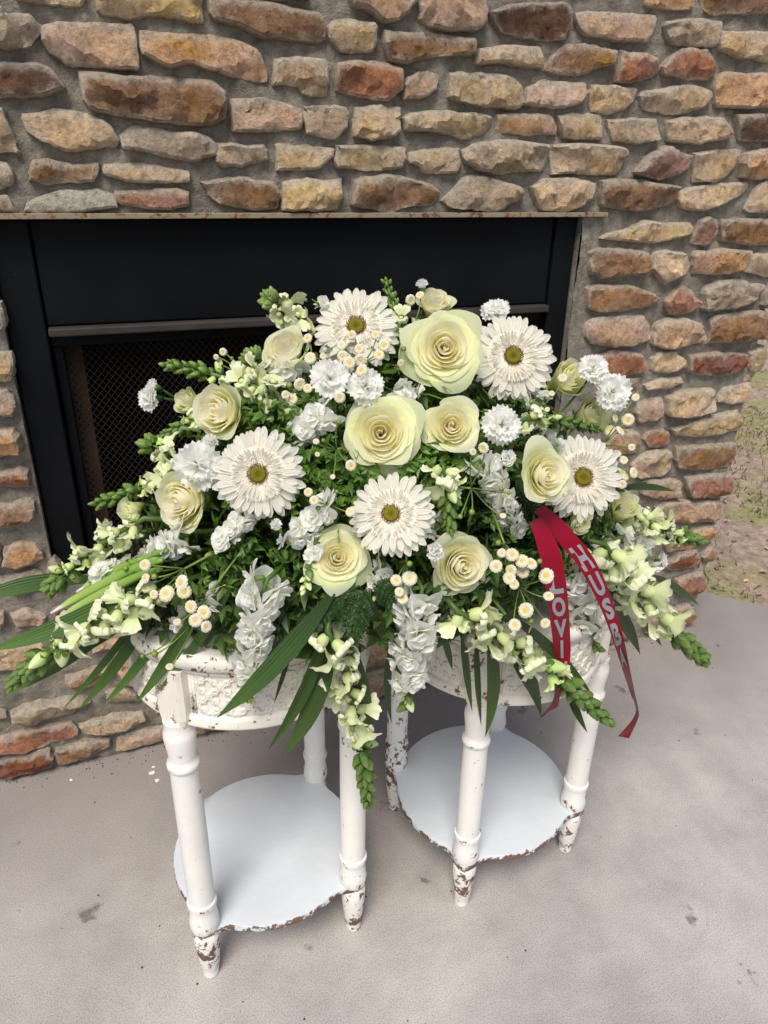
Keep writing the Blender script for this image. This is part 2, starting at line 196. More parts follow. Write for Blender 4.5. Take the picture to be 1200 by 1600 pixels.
ROSES = [  # head position, radius, facing, form, label
    ((0.2743, -0.6073, 0.9203), 0.0495, (-0.3091, -0.8535, 0.4196), 'open',
     'largest fully open cream rose with pale green outer petals, in the centre of the spray'),
    ((0.3864, -0.53, 0.9966), 0.0518, (-0.2771, -0.8597, 0.4291), 'open',
     'open cream green rose near the top between the two upper gerbera daisies'),
    ((0.3665, -0.6054, 0.9193), 0.0388, (-0.2706, -0.8103, 0.5198), 'mid',
     'cream rose beside the white carnation, just right of the largest open rose'),
    ((0.2056, -0.6554, 0.7915), 0.0386, (-0.1066, -0.8084, 0.579), 'open',
     'open cream rose with a ruffled peachy centre, left below the lower front gerbera'),
    ((0.3568, -0.6774, 0.7639), 0.0436, (0.0245, -0.9654, 0.2597), 'mid',
     'cream rose turned down to the right, beside the button flowers below the centre'),
    ((0.4672, -0.6667, 0.8663), 0.0405, (0.1005, -0.9203, 0.3781), 'mid',
     'cream yellow rose overlapping the rightmost white gerbera'),
    ((0.1976, -0.4646, 0.9897), 0.0396, (-0.4382, -0.483, 0.7581), 'cup',
     'pale green rose seen from the side, left of the top gerbera'),
    ((0.1033, -0.5036, 0.9302), 0.0450, (-0.6816, -0.5998, 0.4191), 'cup',
     'pale cream rose seen from the side above the left gerbera'),
    ((0.0458, -0.5507, 0.8392), 0.0441, (-0.707, -0.6597, 0.2546), 'cup',
     'cream rose seen from the side at the left edge below a white carnation'),
    ((0.4346, -0.3798, 1.0269), 0.0332, (-0.0763, -0.4537, 0.8879), 'cup',
     'small upright ivory rose at the very top, behind the open rose'),
    ((0.0773, -0.4203, 0.9188), 0.0251, (-0.7071, -0.4616, 0.5357), 'bud',
     'half hidden yellow rose behind the side-on rose on the left'),
    ((-0.0111, -0.4956, 0.8109), 0.0207, (-0.5253, -0.8422, 0.1211), 'bud',
     'small yellow green rose bud beneath the left snapdragon tip'),
    ((0.6984, -0.5368, 0.73), 0.0327, (-0.1505, -0.5011, 0.8522), 'bud',
     'small closed yellow green rose bud at the right edge by the brick coloured stones'),
    ((0.6386, -0.4313, 0.9121), 0.0413, (0.059, -0.8059, 0.589), 'bud',
     'yellow rose half hidden behind the upper right gerbera'),
    ((0.6726, -0.4551, 0.8589), 0.0398, (-0.0332, -0.8108, 0.5844), 'bud',
     'yellow rose behind the right hand pair of white carnations'),
    ((0.5417, -0.617, 0.7039), 0.0296, (0.0113, -0.9621, 0.2723), 'bud',
     'yellow rose in the gap between the two red ribbon tails'),
    ((0.5658, -0.6099, 0.7619), 0.0231, (-0.2607, -0.9629, -0.0702), 'bud',
     'yellow rose peeping out under the rightmost gerbera'),
]
GERBERAS = [
    ((0.2966, -0.4444, 1.0096), 0.0574, (-0.2959, -0.7251, 0.6219), 'white gerbera daisy at the top of the spray, nearest the black hood'),
    ((0.505, -0.4941, 0.9686), 0.0589, (-0.2349, -0.8329, 0.5011), 'white gerbera daisy at the upper right, beside the open cream green rose'),
    ((0.1304, -0.5956, 0.8808), 0.0521, (-0.3039, -0.8562, 0.4179), 'white gerbera daisy on the left with wide spread petals around a dark ringed eye'),
    ((0.2669, -0.6687, 0.8429), 0.0490, (-0.4128, -0.6755, 0.611), 'white gerbera daisy low in the front, directly below the largest open rose'),
    ((0.5657, -0.6031, 0.8254), 0.0591, (-0.1487, -0.8897, 0.4316), 'white gerbera daisy at the right, partly covered by a cream yellow rose'),
]
CARNATIONS = [
    ((0.2256, -0.5657, 0.9773), 0.0224, (-0.3464, -0.8689, 0.3535), 1, 'white carnation directly under the top gerbera'),
    ((0.2645, -0.5766, 0.968), 0.0210, (-0.0794, -0.865, 0.4955), 1, 'white carnation between the top gerbera and the largest open rose'),
    ((0.4288, -0.6163, 0.9175), 0.0244, (-0.3706, -0.8333, 0.4101), 1, 'frilled white carnation right of the cream rose, above a smaller carnation'),
    ((0.4252, -0.6408, 0.8833), 0.0156, (-0.1875, -0.9132, 0.3617), 0, 'small half open white carnation hanging below the frilled one'),
    ((0.0697, -0.55, 0.8809), 0.0278, (-0.3042, -0.9439, 0.1287), 1, 'white carnation between the left gerbera and the rose on the left edge'),
    ((0.0297, -0.3867, 0.9193), 0.0178, (-0.8705, -0.4706, 0.1441), 1, 'lower white carnation of the pair sticking out in front of the dark mesh'),
    ((0.0372, -0.3859, 0.9349), 0.0127, (-0.6798, -0.5016, 0.535), 0, 'upper small white carnation of the pair sticking out in front of the dark mesh'),
    ((0.6476, -0.4829, 0.939), 0.0216, (-0.308, -0.6404, 0.7036), 1, 'upper white carnation of the pair in front of the stone jamb'),
    ((0.6754, -0.4973, 0.906), 0.0275, (-0.1591, -0.9075, 0.3887), 1, 'larger lower white carnation of the pair in front of the stone jamb'),
    ((0.3046, -0.7034, 0.8072), 0.0153, (0.0311, -0.8917, 0.4515), 0, 'small white carnation with a green cup beside the lower front gerbera'),
    ((0.1382, -0.6389, 0.8346), 0.0101, (0.0619, -0.8026, 0.5933), 0, 'tiny closed white carnation below the left gerbera'),
    ((0.522, -0.4069, 1.0132), 0.0214, (-0.2762, -0.3704, 0.8868), 1, 'white carnation peeking over the upper right gerbera'),
    ((0.4222, -0.3645, 1.0448), 0.0139, (-0.2753, -0.3103, 0.9099), 0, 'tiny white carnation behind the upright ivory rose'),
    ((0.0882, -0.5219, 0.897), 0.0154, (-0.3629, -0.7697, 0.5252), 0, 'small white carnation tucked between the left gerbera and the rose above it'),
]
SNAPDRAGONS = [  # base, middle, tip, floret length, open until, half open until, count, label
    ((0.0068, -0.5768, 0.7361), (-0.0934, -0.5328, 0.6723), (-0.1921, -0.5, 0.5876), 0.0375, 0.55, 0.72, 26,
     'long snapdragon pointing down to the left lower corner, cream florets and tight green tip'),
    ((0.0002, -0.5101, 0.8044), (-0.0673, -0.4817, 0.7552), (-0.1321, -0.46, 0.6945), 0.0341, 0.55, 0.80, 16,
     'snapdragon with pale florets leaning out over the black fireplace frame at the left'),
    ((0.0566, -0.5148, 0.8741), (0.0028, -0.4908, 0.8372), (-0.0569, -0.46, 0.8096), 0.0270, 0.38, 0.50, 20,
     'snapdragon with a pointed green tip just above the yellow green rose bud'),
    ((0.1607, -0.4834, 0.948), (0.1059, -0.4508, 0.9624), (0.0483, -0.42, 0.9713), 0.0273, 0.35, 0.50, 20,
     'green snapdragon tip reaching left in front of the mesh, above the carnation pair'),
    ((0.0813, -0.4617, 0.9095), (0.0556, -0.4459, 0.8929), (0.0291, -0.43, 0.8759), 0.0230, 0.10, 0.20, 18,
     'short dark green snapdragon tip above the white carnation on the left'),
    ((0.365, -0.4629, 0.9988), (0.3559, -0.4312, 1.0297), (0.353, -0.4, 1.0638), 0.0207, 0.30, 0.45, 15,
     'green snapdragon tip at the very top beside the top gerbera'),
    ((0.2346, -0.3894, 0.9954), (0.2158, -0.3942, 1.0217), (0.1925, -0.4, 1.0428), 0.0342, 0.75, 0.90, 9,
     'short snapdragon with open pale florets at the top left behind the green rose'),
    ((0.458, -0.6129, 0.9211), (0.5587, -0.5525, 0.8904), (0.6664, -0.5, 0.8491), 0.0264, 0.18, 0.35, 20,
     'green snapdragon lying sideways under the right hand carnations'),
    ((0.6082, -0.6211, 0.7255), (0.7519, -0.5824, 0.5672), (0.9282, -0.56, 0.4002), 0.0516, 0.58, 0.72, 26,
     'long white snapdragon drooping at the right above the bare concrete'),
    ((0.7208, -0.5305, 0.7185), (0.8213, -0.5049, 0.6585), (0.935, -0.48, 0.6066), 0.0365, 0.45, 0.70, 22,
     'green cream snapdragon pointing at the stone corner on the right'),
    ((0.1843, -0.6855, 0.7133), (0.2264, -0.6589, 0.5506), (0.2517, -0.64, 0.3604), 0.0385, 0.55, 0.66, 26,
     'snapdragon hanging straight down in front of the left table leg'),
    ((0.3424, -0.7021, 0.7177), (0.4888, -0.6712, 0.5842), (0.6467, -0.66, 0.42), 0.0444, 0.50, 0.62, 28,
     'snapdragon slanting down across the right table to a plump green tip'),
    ((0.337, -0.6487, 0.8891), (0.344, -0.655, 0.849), (0.345, -0.66, 0.8071), 0.0304, 0.30, 0.45, 18,
     'green snapdragon tip hanging in the middle between two roses'),
    ((0.1746, -0.5259, 0.9248), (0.1688, -0.4887, 0.9527), (0.1567, -0.45, 0.9793), 0.0319, 0.80, 0.95, 9,
     'loose pale snapdragon florets left of the green rose, above the left gerbera'),
    ((0.0699, -0.5246, 0.8655), (0.0474, -0.4871, 0.8738), (0.0201, -0.45, 0.8777), 0.0318, 0.80, 0.95, 6,
     'short snapdragon with two large pale florets beside the mesh screen'),
]
STOCKS = [
    ((0.1241, -0.6497, 0.7732), (0.1034, -0.6361, 0.6861), (0.0917, -0.63, 0.5909), 0.0392, 0.78, 26,
     'white stock spike hanging over the patterned side of the left table'),
    ((0.3004, -0.6889, 0.7495), (0.2962, -0.6709, 0.6536), (0.2987, -0.66, 0.5487), 0.0436, 0.75, 22,
     'white stock spike hanging between the two tables'),
    ((0.2268, -0.5707, 0.9416), (0.2022, -0.5588, 0.9229), (0.1799, -0.55, 0.8994), 0.0306, 0.90, 11,
     'white stock blossoms left of the largest open rose'),
    ((0.2073, -0.6336, 0.8471), (0.1762, -0.6252, 0.8193), (0.1476, -0.62, 0.7871), 0.0284, 0.90, 10,
     'white stock blossoms between the left gerbera and the lower cream rose'),
    ((0.1843, -0.6446, 0.8063), (0.1727, -0.6517, 0.7808), (0.1637, -0.66, 0.7545), 0.0178, 0.35, 12,
     'stock stem of round green white buds left of the lower cream rose'),
    ((0.3912, -0.6378, 0.8828), (0.4306, -0.6282, 0.8269), (0.4628, -0.62, 0.7631), 0.0341, 0.95, 16,
     'sparse white stock stem between the small carnation and the ribbon'),
    ((0.5408, -0.6324, 0.7072), (0.5966, -0.6146, 0.6171), (0.6472, -0.6, 0.517), 0.0454, 0.78, 18,
     'white stock spike behind the two red ribbon tails'),
    ((0.052, -0.5662, 0.8057), (0.0235, -0.5332, 0.772), (-0.0072, -0.5, 0.737), 0.0364, 1.00, 10,
     'white stock blossoms under the rose on the left edge'),
    ((0.6356, -0.591, 0.7218), (0.7287, -0.5436, 0.6583), (0.8277, -0.5, 0.5915), 0.0469, 1.00, 7,
     'white stock blossoms above the long right hand snapdragon'),
    ((0.3338, -0.6609, 0.8204), (0.3294, -0.6305, 0.7891), (0.3235, -0.6, 0.7566), 0.0271, 1.00, 5,
     'few white stock petals beneath the hanging green snapdragon tip'),
    ((0.2979, -0.3601, 1.0044), (0.2703, -0.3896, 1.0247), (0.244, -0.42, 1.044), 0.0227, 1.00, 4,
     'two white stock petals left of the top gerbera'),
    ((0.0745, -0.608, 0.7368), (0.0408, -0.5791, 0.701), (0.0047, -0.55, 0.6638), 0.0268, 0.95, 9,
     'pale stock blossoms behind the button flowers on the left'),
    ((0.5345, -0.5403, 0.914), (0.5352, -0.4956, 0.9151), (0.5345, -0.45, 0.917), 0.0272, 0.90, 6,
     'small white stock blossoms under the upper right gerbera'),
    ((0.2134, -0.4734, 0.9809), (0.1854, -0.4667, 0.9649), (0.1571, -0.46, 0.9487), 0.0325, 1.00, 8,
     'white stock blossoms below the green side-on rose on the upper left'),
    ((0.3036, -0.5595, 0.9313), (0.3279, -0.5398, 0.94), (0.353, -0.52, 0.9494), 0.0258, 1.00, 6,
     'white stock blossoms in the gap between the three upper open roses'),
    ((0.114, -0.5921, 0.8337), (0.0912, -0.5961, 0.8098), (0.0684, -0.6, 0.7859), 0.0255, 0.80, 9,
     'white stock blossoms under the left gerbera among bright green leaves'),
    ((0.5228, -0.586, 0.8665), (0.5319, -0.5435, 0.8786), (0.5405, -0.5, 0.8924), 0.0283, 0.90, 7,
     'white stock blossoms above the rose that overlaps the rightmost gerbera'),
    ((0.2618, -0.6604, 0.7758), (0.2561, -0.6601, 0.7525), (0.2504, -0.66, 0.7288), 0.0230, 0.90, 7,
     'white stock blossoms at the heart of the fern under the lower front gerbera'),
    ((-0.0235, -0.5086, 0.7352), (-0.0489, -0.5043, 0.7304), (-0.0743, -0.5, 0.7256), 0.0291, 0.90, 8,
     'white stock blossoms over the pointed green sheaths at the left'),
    ((0.3622, -0.6716, 0.6996), (0.3627, -0.6458, 0.6663), (0.3622, -0.62, 0.6319), 0.0286, 0.95, 6,
     'white stock blossoms under the turned down cream rose'),
]
BUTTONS = [  # root, heads (position, radius), label
    ((0.2846, -0.529, 0.957), [((0.2475, -0.5406, 1.0094), 0.0057, (-0.4815, -0.6315, 0.6077)), ((0.2682, -0.5151, 1.0152), 0.0059, (-0.6723, -0.6782, 0.2969)), ((0.2953, -0.5252, 1.0158), 0.0059, (-0.6018, -0.5936, 0.5342)), ((0.2959, -0.5538, 1.0094), 0.0072, (-0.4247, -0.816, 0.3922)), ((0.2859, -0.5642, 1.0009), 0.0064, (-0.1883, -0.7941, 0.5778)), ((0.2694, -0.5417, 1.0038), 0.0065, (-0.4812, -0.7222, 0.4969)), ((0.2643, -0.5623, 0.9965), 0.0075, (-0.5155, -0.8566, -0.0228)), ((0.247, -0.547, 0.9979), 0.0068, (-0.4806, -0.8429, 0.2418)), ((0.2508, -0.5603, 0.9932), 0.0071, (-0.1843, -0.9066, 0.3796)), ((0.2613, -0.5763, 0.9872), 0.0074, (-0.6949, -0.4832, 0.5326))],
     'button chrysanthemum sprig with ten heads in front of the top gerbera'),
    ((0.2276, -0.5115, 0.9568), [((0.221, -0.4823, 1.0073), 0.0060, (-0.6029, -0.6291, 0.4906)), ((0.214, -0.5204, 0.9917), 0.0073, (-0.4976, -0.7119, 0.4957)), ((0.2263, -0.5339, 0.9963), 0.0042, (0.0527, -0.8308, 0.5541)), ((0.2106, -0.4168, 1.0195), 0.0046, (0.1841, -0.8739, 0.4499))],
     'button chrysanthemum sprig beside the green side-on rose'),
    ((0.2181, -0.544, 0.9263), [((0.1802, -0.5505, 0.9692), 0.0049, (0.1544, -0.9262, 0.344)), ((0.1917, -0.5536, 0.9706), 0.0071, (0.1832, -0.9808, 0.0666)), ((0.1995, -0.5618, 0.9669), 0.0052, (-0.323, -0.8482, 0.4199)), ((0.1715, -0.5678, 0.9632), 0.0048, (0.0122, -0.9653, 0.2608)), ((0.1807, -0.5659, 0.9566), 0.0052, (-0.4119, -0.7654, 0.4944)), ((0.2296, -0.5908, 0.9618), 0.0062, (-0.1592, -0.9672, 0.1981))],
     'button chrysanthemum sprig left of the carnation under the top gerbera'),
    ((0.3491, -0.5047, 0.9793), [((0.3591, -0.4051, 1.0364), 0.0070, (-0.0403, -0.848, 0.5285)), ((0.388, -0.4041, 1.0352), 0.0076, (0.0934, -0.9925, 0.0794)), ((0.4026, -0.4031, 1.0405), 0.0062, (-0.599, -0.4521, 0.6609)), ((0.3785, -0.3999, 1.0209), 0.0063, (-0.1623, -0.6883, 0.707)), ((0.3258, -0.5331, 0.9817), 0.0044, (-0.0474, -0.9984, 0.0294)), ((0.3357, -0.5176, 0.9953), 0.0040, (-0.741, -0.6642, 0.0982))],
     'button chrysanthemum sprig at the top between gerbera and upright rose'),
    ((0.2401, -0.5778, 0.8945), [((0.2182, -0.6238, 0.9441), 0.0036, (0.1142, -0.9827, 0.1461)), ((0.1904, -0.6298, 0.9258), 0.0035, (-0.1634, -0.6497, 0.7424)), ((0.2252, -0.6461, 0.8997), 0.0061, (-0.062, -0.9537, 0.2942)), ((0.199, -0.6278, 0.9257), 0.0028, (-0.0404, -0.9916, 0.1228)), ((0.2027, -0.6517, 0.8908), 0.0028, (-0.3475, -0.7199, 0.6009)), ((0.1905, -0.6335, 0.912), 0.0028, (-0.0279, -0.854, 0.5195))],
     'button chrysanthemum sprig with tiny green buds left of the largest open rose'),
    ((0.2211, -0.6124, 0.8274), [((0.1763, -0.6447, 0.8728), 0.0050, (-0.4959, -0.6807, 0.5392)), ((0.1796, -0.6569, 0.8675), 0.0053, (-0.212, -0.7779, 0.5916)), ((0.1849, -0.6526, 0.8555), 0.0036, (-0.3598, -0.9116, 0.1988)), ((0.2185, -0.6672, 0.8525), 0.0057, (-0.4877, -0.4997, 0.7159)), ((0.2057, -0.6558, 0.8744), 0.0028, (-0.2733, -0.5047, 0.8189))],
     'button chrysanthemum sprig beside the lower front gerbera'),
    ((0.094, -0.5799, 0.7885), [((-0.0055, -0.5722, 0.7727), 0.0068, (-0.4479, -0.7323, 0.5129)), ((-0.0069, -0.5757, 0.7566), 0.0061, (-0.7001, -0.4109, 0.5839)), ((0.0027, -0.5786, 0.7591), 0.0049, (-0.1826, -0.5811, 0.7931)), ((-0.0291, -0.5363, 0.753), 0.0043, (0.1463, -0.633, 0.7602)), ((-0.0085, -0.5732, 0.7423), 0.0053, (0.0501, -0.8849, 0.4631)), ((-0.0001, -0.5886, 0.7408), 0.0053, (-0.4693, -0.743, 0.4772)), ((0.0141, -0.6004, 0.7458), 0.0094, (-0.4686, -0.5294, 0.7072)), ((0.0322, -0.6114, 0.7635), 0.0092, (-0.7281, -0.4505, 0.5167)), ((0.033, -0.6175, 0.7556), 0.0081, (-0.1368, -0.924, 0.3571)), ((0.0045, -0.5995, 0.7366), 0.0049, (-0.2763, -0.7481, 0.6034))],
     'button chrysanthemum sprig with ten cream heads low on the left'),
    ((0.1118, -0.5888, 0.7901), [((0.0382, -0.6304, 0.7416), 0.0073, (-0.5251, -0.7312, 0.4354)), ((0.0512, -0.6368, 0.7351), 0.0081, (-0.347, -0.834, 0.4289)), ((0.0409, -0.6404, 0.729), 0.0077, (-0.2257, -0.8361, 0.5)), ((0.0511, -0.6447, 0.7209), 0.0066, (0.3951, -0.861, 0.3203)), ((0.0209, -0.6236, 0.7199), 0.0045, (-0.0696, -0.4409, 0.8948)), ((-0.0089, -0.5882, 0.6569), 0.0051, (-0.6454, -0.4103, 0.6443)), ((-0.0237, -0.5698, 0.6446), 0.0040, (-0.7302, -0.2839, 0.6215)), ((0.006, -0.6132, 0.652), 0.0046, (0.0575, -0.3588, 0.9316))],
     'button chrysanthemum sprig above the patterned side of the left table'),
    ((0.3592, -0.6199, 0.8459), [((0.3867, -0.6532, 0.9051), 0.0068, (-0.8586, -0.5093, 0.0586)), ((0.37, -0.6585, 0.904), 0.0041, (-0.0697, -0.9511, 0.3009)), ((0.3435, -0.6896, 0.8388), 0.0037, (-0.5011, -0.7685, 0.3979)), ((0.3593, -0.687, 0.8411), 0.0045, (-0.5896, -0.6654, 0.4579)), ((0.4037, -0.6725, 0.8584), 0.0030, (-0.3761, -0.5623, 0.7364)), ((0.4123, -0.6763, 0.8539), 0.0030, (-0.7394, -0.5032, 0.4474)), ((0.4033, -0.6835, 0.8281), 0.0038, (-0.2389, -0.4375, 0.8669))],
     'button chrysanthemum sprig scattered right of the hanging green snapdragon tip'),
    ((0.3029, -0.6368, 0.8007), [((0.2768, -0.7034, 0.7954), 0.0044, (-0.3988, -0.472, 0.7862)), ((0.2795, -0.6985, 0.7729), 0.0085, (-0.2023, -0.6263, 0.7529)), ((0.2644, -0.6948, 0.771), 0.0066, (-0.0804, -0.7314, 0.6772)), ((0.266, -0.7018, 0.7593), 0.0055, (-0.1384, -0.8298, 0.5406)), ((0.27, -0.7023, 0.7493), 0.0063, (-0.0997, -0.5406, 0.8354))],
     'button chrysanthemum sprig with five heads under the lower front gerbera'),
    ((0.4179, -0.6327, 0.8082), [((0.3826, -0.7144, 0.8108), 0.0044, (-0.794, -0.3122, 0.5217)), ((0.4043, -0.711, 0.7893), 0.0079, (-0.2572, -0.6476, 0.7173)), ((0.4162, -0.7157, 0.7811), 0.0080, (-0.5104, -0.4409, 0.7383)), ((0.4269, -0.7176, 0.7767), 0.0076, (0.0493, -0.5384, 0.8412)), ((0.404, -0.7136, 0.7699), 0.0069, (-0.7843, -0.5561, 0.275)), ((0.4211, -0.7119, 0.7641), 0.0077, (-0.5643, -0.6876, 0.457)), ((0.3775, -0.7224, 0.7846), 0.0074, (-0.2979, -0.8709, 0.3908)), ((0.3978, -0.7213, 0.7639), 0.0076, (-0.2024, -0.5867, 0.7841)), ((0.4013, -0.7268, 0.7585), 0.0060, (-0.1143, -0.7889, 0.6037)), ((0.3863, -0.7174, 0.7982), 0.0052, (-0.3923, -0.7949, 0.4628))],
     'dense button chrysanthemum cluster of cream heads left of the ribbon'),
    ((0.4133, -0.6524, 0.7452), [((0.4533, -0.715, 0.7538), 0.0094, (-0.6882, -0.4047, 0.6022)), ((0.4537, -0.7239, 0.7297), 0.0063, (-0.2154, -0.4068, 0.8877)), ((0.4598, -0.7161, 0.6842), 0.0065, (-0.7016, -0.2534, 0.666)), ((0.4228, -0.726, 0.717), 0.0093, (-0.6975, -0.4537, 0.5546)), ((0.4053, -0.7317, 0.703), 0.0077, (-0.1784, -0.7291, 0.6607)), ((0.4304, -0.7267, 0.701), 0.0047, (-0.2923, -0.7504, 0.5928)), ((0.4386, -0.7181, 0.7785), 0.0042, (-0.3333, -0.5695, 0.7514))],
     'button chrysanthemum sprig trailing over the shorter ribbon tail'),
    ((0.5569, -0.5638, 0.8643), [((0.7003, -0.5222, 0.9031), 0.0056, (-0.4147, -0.817, 0.4007)), ((0.6985, -0.5158, 0.8671), 0.0091, (-0.5583, -0.8102, 0.1786)), ((0.6808, -0.5232, 0.8533), 0.0081, (0.4577, -0.4835, 0.7461)), ((0.6997, -0.5331, 0.8295), 0.0053, (-0.4892, -0.8313, 0.2638)), ((0.6939, -0.5264, 0.8072), 0.0068, (-0.1372, -0.651, 0.7466)), ((0.7028, -0.5419, 0.7913), 0.0082, (0.3061, -0.834, 0.459)), ((0.6941, -0.5262, 0.7883), 0.0068, (0.3666, -0.552, 0.7489)), ((0.6962, -0.5342, 0.7828), 0.0058, (-0.0578, -0.8108, 0.5824)), ((0.6815, -0.5249, 0.8184), 0.0062, (-0.0718, -0.5878, 0.8058)), ((0.6772, -0.5058, 0.8489), 0.0087, (-0.6267, -0.5355, 0.5661)), ((0.6908, -0.5365, 0.7718), 0.0068, (-0.5976, -0.7634, 0.2453)), ((0.6802, -0.5076, 0.8693), 0.0067, (0.4926, -0.7581, 0.4273))],
     'button chrysanthemum sprig with many small heads in front of the right jamb'),
    ((0.515, -0.5603, 0.8948), [((0.5924, -0.4911, 0.9318), 0.0069, (-0.4578, -0.5983, 0.6576)), ((0.4862, -0.5853, 0.9329), 0.0041, (-0.8544, -0.5028, 0.1309)), ((0.5135, -0.5821, 0.9193), 0.0033, (-0.486, -0.6662, 0.5656)), ((0.5372, -0.552, 0.9305), 0.0039, (-0.3423, -0.7079, 0.6179))],
     'button chrysanthemum sprig with a single pale head by the upper right gerbera'),
    ((0.1655, -0.4978, 0.9418), [((0.1297, -0.3798, 0.9736), 0.0052, (-0.4187, -0.8965, 0.1446)), ((0.1243, -0.3726, 0.9566), 0.0052, (-0.5787, -0.6007, 0.5516)), ((0.1205, -0.3747, 0.9661), 0.0039, (-0.4185, -0.9076, 0.0331)), ((0.1399, -0.3814, 0.9646), 0.0035, (-0.2988, -0.8777, 0.3747)), ((0.1377, -0.4477, 0.9677), 0.0033, (0.33, -0.9434, 0.0334))],
     'button chrysanthemum sprig behind the green snapdragon tip on the left'),
]
FRONDS = [  # label, blades (base, middle, tip, width)
    ('palm frond with long ribbed blades fanning out low at the left end of the spray', [((0.0021, -0.5399, 0.7386), (-0.1022, -0.5257, 0.6837), (-0.213, -0.5, 0.6468), 0.0224),
      ((0.0006, -0.5339, 0.7216), (-0.0956, -0.5042, 0.6261), (-0.2115, -0.46, 0.5448), 0.0125),
      ((0.0071, -0.5423, 0.7159), (-0.063, -0.5049, 0.6448), (-0.1449, -0.46, 0.5799), 0.0147),
      ((-0.001, -0.5275, 0.704), (-0.0642, -0.506, 0.6116), (-0.1394, -0.48, 0.5193), 0.0112),
      ((-0.0031, -0.5297, 0.6865), (-0.0546, -0.5171, 0.607), (-0.1161, -0.5, 0.5291), 0.0163),
      ((0.0149, -0.5472, 0.6841), (-0.0303, -0.5267, 0.6037), (-0.0887, -0.5, 0.5261), 0.0126),
      ((0.0562, -0.6062, 0.7393), (0.0123, -0.5849, 0.6523), (-0.0431, -0.56, 0.5641), 0.0154),
      ((0.0849, -0.6207, 0.7511), (0.0414, -0.5973, 0.6683), (-0.0135, -0.57, 0.5849), 0.0118),
      ((0.0756, -0.6063, 0.6992), (0.0608, -0.5902, 0.6473), (0.0369, -0.57, 0.5969), 0.0064)]),
    ('broad green blade running off the left edge above the palm frond', [((-0.0734, -0.4163, 0.6784), (-0.1517, -0.4234, 0.6893), (-0.2236, -0.44, 0.686), 0.0226)]),
    ('palm frond with dark blades hanging in front of the left table drum', [((0.1948, -0.6723, 0.7557), (0.1288, -0.67, 0.6743), (0.0508, -0.66, 0.5993), 0.0239),
      ((0.1872, -0.6758, 0.7243), (0.1597, -0.6722, 0.6276), (0.111, -0.66, 0.5328), 0.0165),
      ((0.1886, -0.6781, 0.7076), (0.1711, -0.6738, 0.6104), (0.1292, -0.66, 0.5143), 0.0250),
      ((0.185, -0.6486, 0.7122), (0.1366, -0.6368, 0.6661), (0.0822, -0.62, 0.6258), 0.0083),
      ((0.1501, -0.6592, 0.6898), (0.1387, -0.6442, 0.6345), (0.1261, -0.63, 0.5765), 0.0056)]),
    ('palm frond with two blades behind the hanging snapdragon', [((0.2126, -0.6764, 0.6874), (0.2381, -0.6571, 0.5703), (0.2511, -0.64, 0.4395), 0.0220),
      ((0.2306, -0.6825, 0.7417), (0.2714, -0.6606, 0.6624), (0.2966, -0.64, 0.5692), 0.0227)]),
    ('palm frond with narrow pointed blades hanging over the smaller table', [((0.3566, -0.6882, 0.6921), (0.3814, -0.6616, 0.597), (0.4093, -0.64, 0.4944), 0.0121),
      ((0.3785, -0.6881, 0.6729), (0.4012, -0.6615, 0.5718), (0.4263, -0.64, 0.4622), 0.0092),
      ((0.393, -0.6871, 0.6691), (0.4245, -0.6649, 0.5592), (0.4345, -0.64, 0.4391), 0.0171),
      ((0.4033, -0.6861, 0.6613), (0.4752, -0.6612, 0.5654), (0.529, -0.64, 0.4491), 0.0221),
      ((0.3358, -0.6735, 0.6823), (0.3643, -0.6357, 0.6146), (0.3932, -0.6, 0.543), 0.0099),
      ((0.2757, -0.6627, 0.6641), (0.2823, -0.6273, 0.571), (0.3007, -0.6, 0.4703), 0.0107)]),
    ('long single green blade beside the slanting snapdragon on the right', [((0.4168, -0.6902, 0.6903), (0.5166, -0.6604, 0.5906), (0.6155, -0.64, 0.4716), 0.0206),
      ((0.5815, -0.6065, 0.4981), (0.5927, -0.6275, 0.4503), (0.6113, -0.65, 0.4049), 0.0123)]),
    ('palm frond with dark blades at the right under the long white snapdragon', [((0.6134, -0.6053, 0.6636), (0.7465, -0.5473, 0.548), (0.8735, -0.5, 0.4069), 0.0281),
      ((0.6061, -0.6097, 0.6565), (0.72, -0.5511, 0.5389), (0.8262, -0.5, 0.4005), 0.0242),
      ((0.5901, -0.6178, 0.6533), (0.6986, -0.5556, 0.531), (0.7975, -0.5, 0.3886), 0.0167),
      ((0.7405, -0.57, 0.6208), (0.8575, -0.5164, 0.5467), (0.9739, -0.47, 0.458), 0.0216)]),
    ('small pointed leaf pair in front of the stone jamb right of the rightmost gerbera', [((0.6805, -0.5337, 0.7635), (0.7734, -0.4933, 0.7396), (0.8702, -0.46, 0.7043), 0.0119),
      ((0.6571, -0.5565, 0.7708), (0.7316, -0.5078, 0.7504), (0.8098, -0.46, 0.7311), 0.0089)]),
]
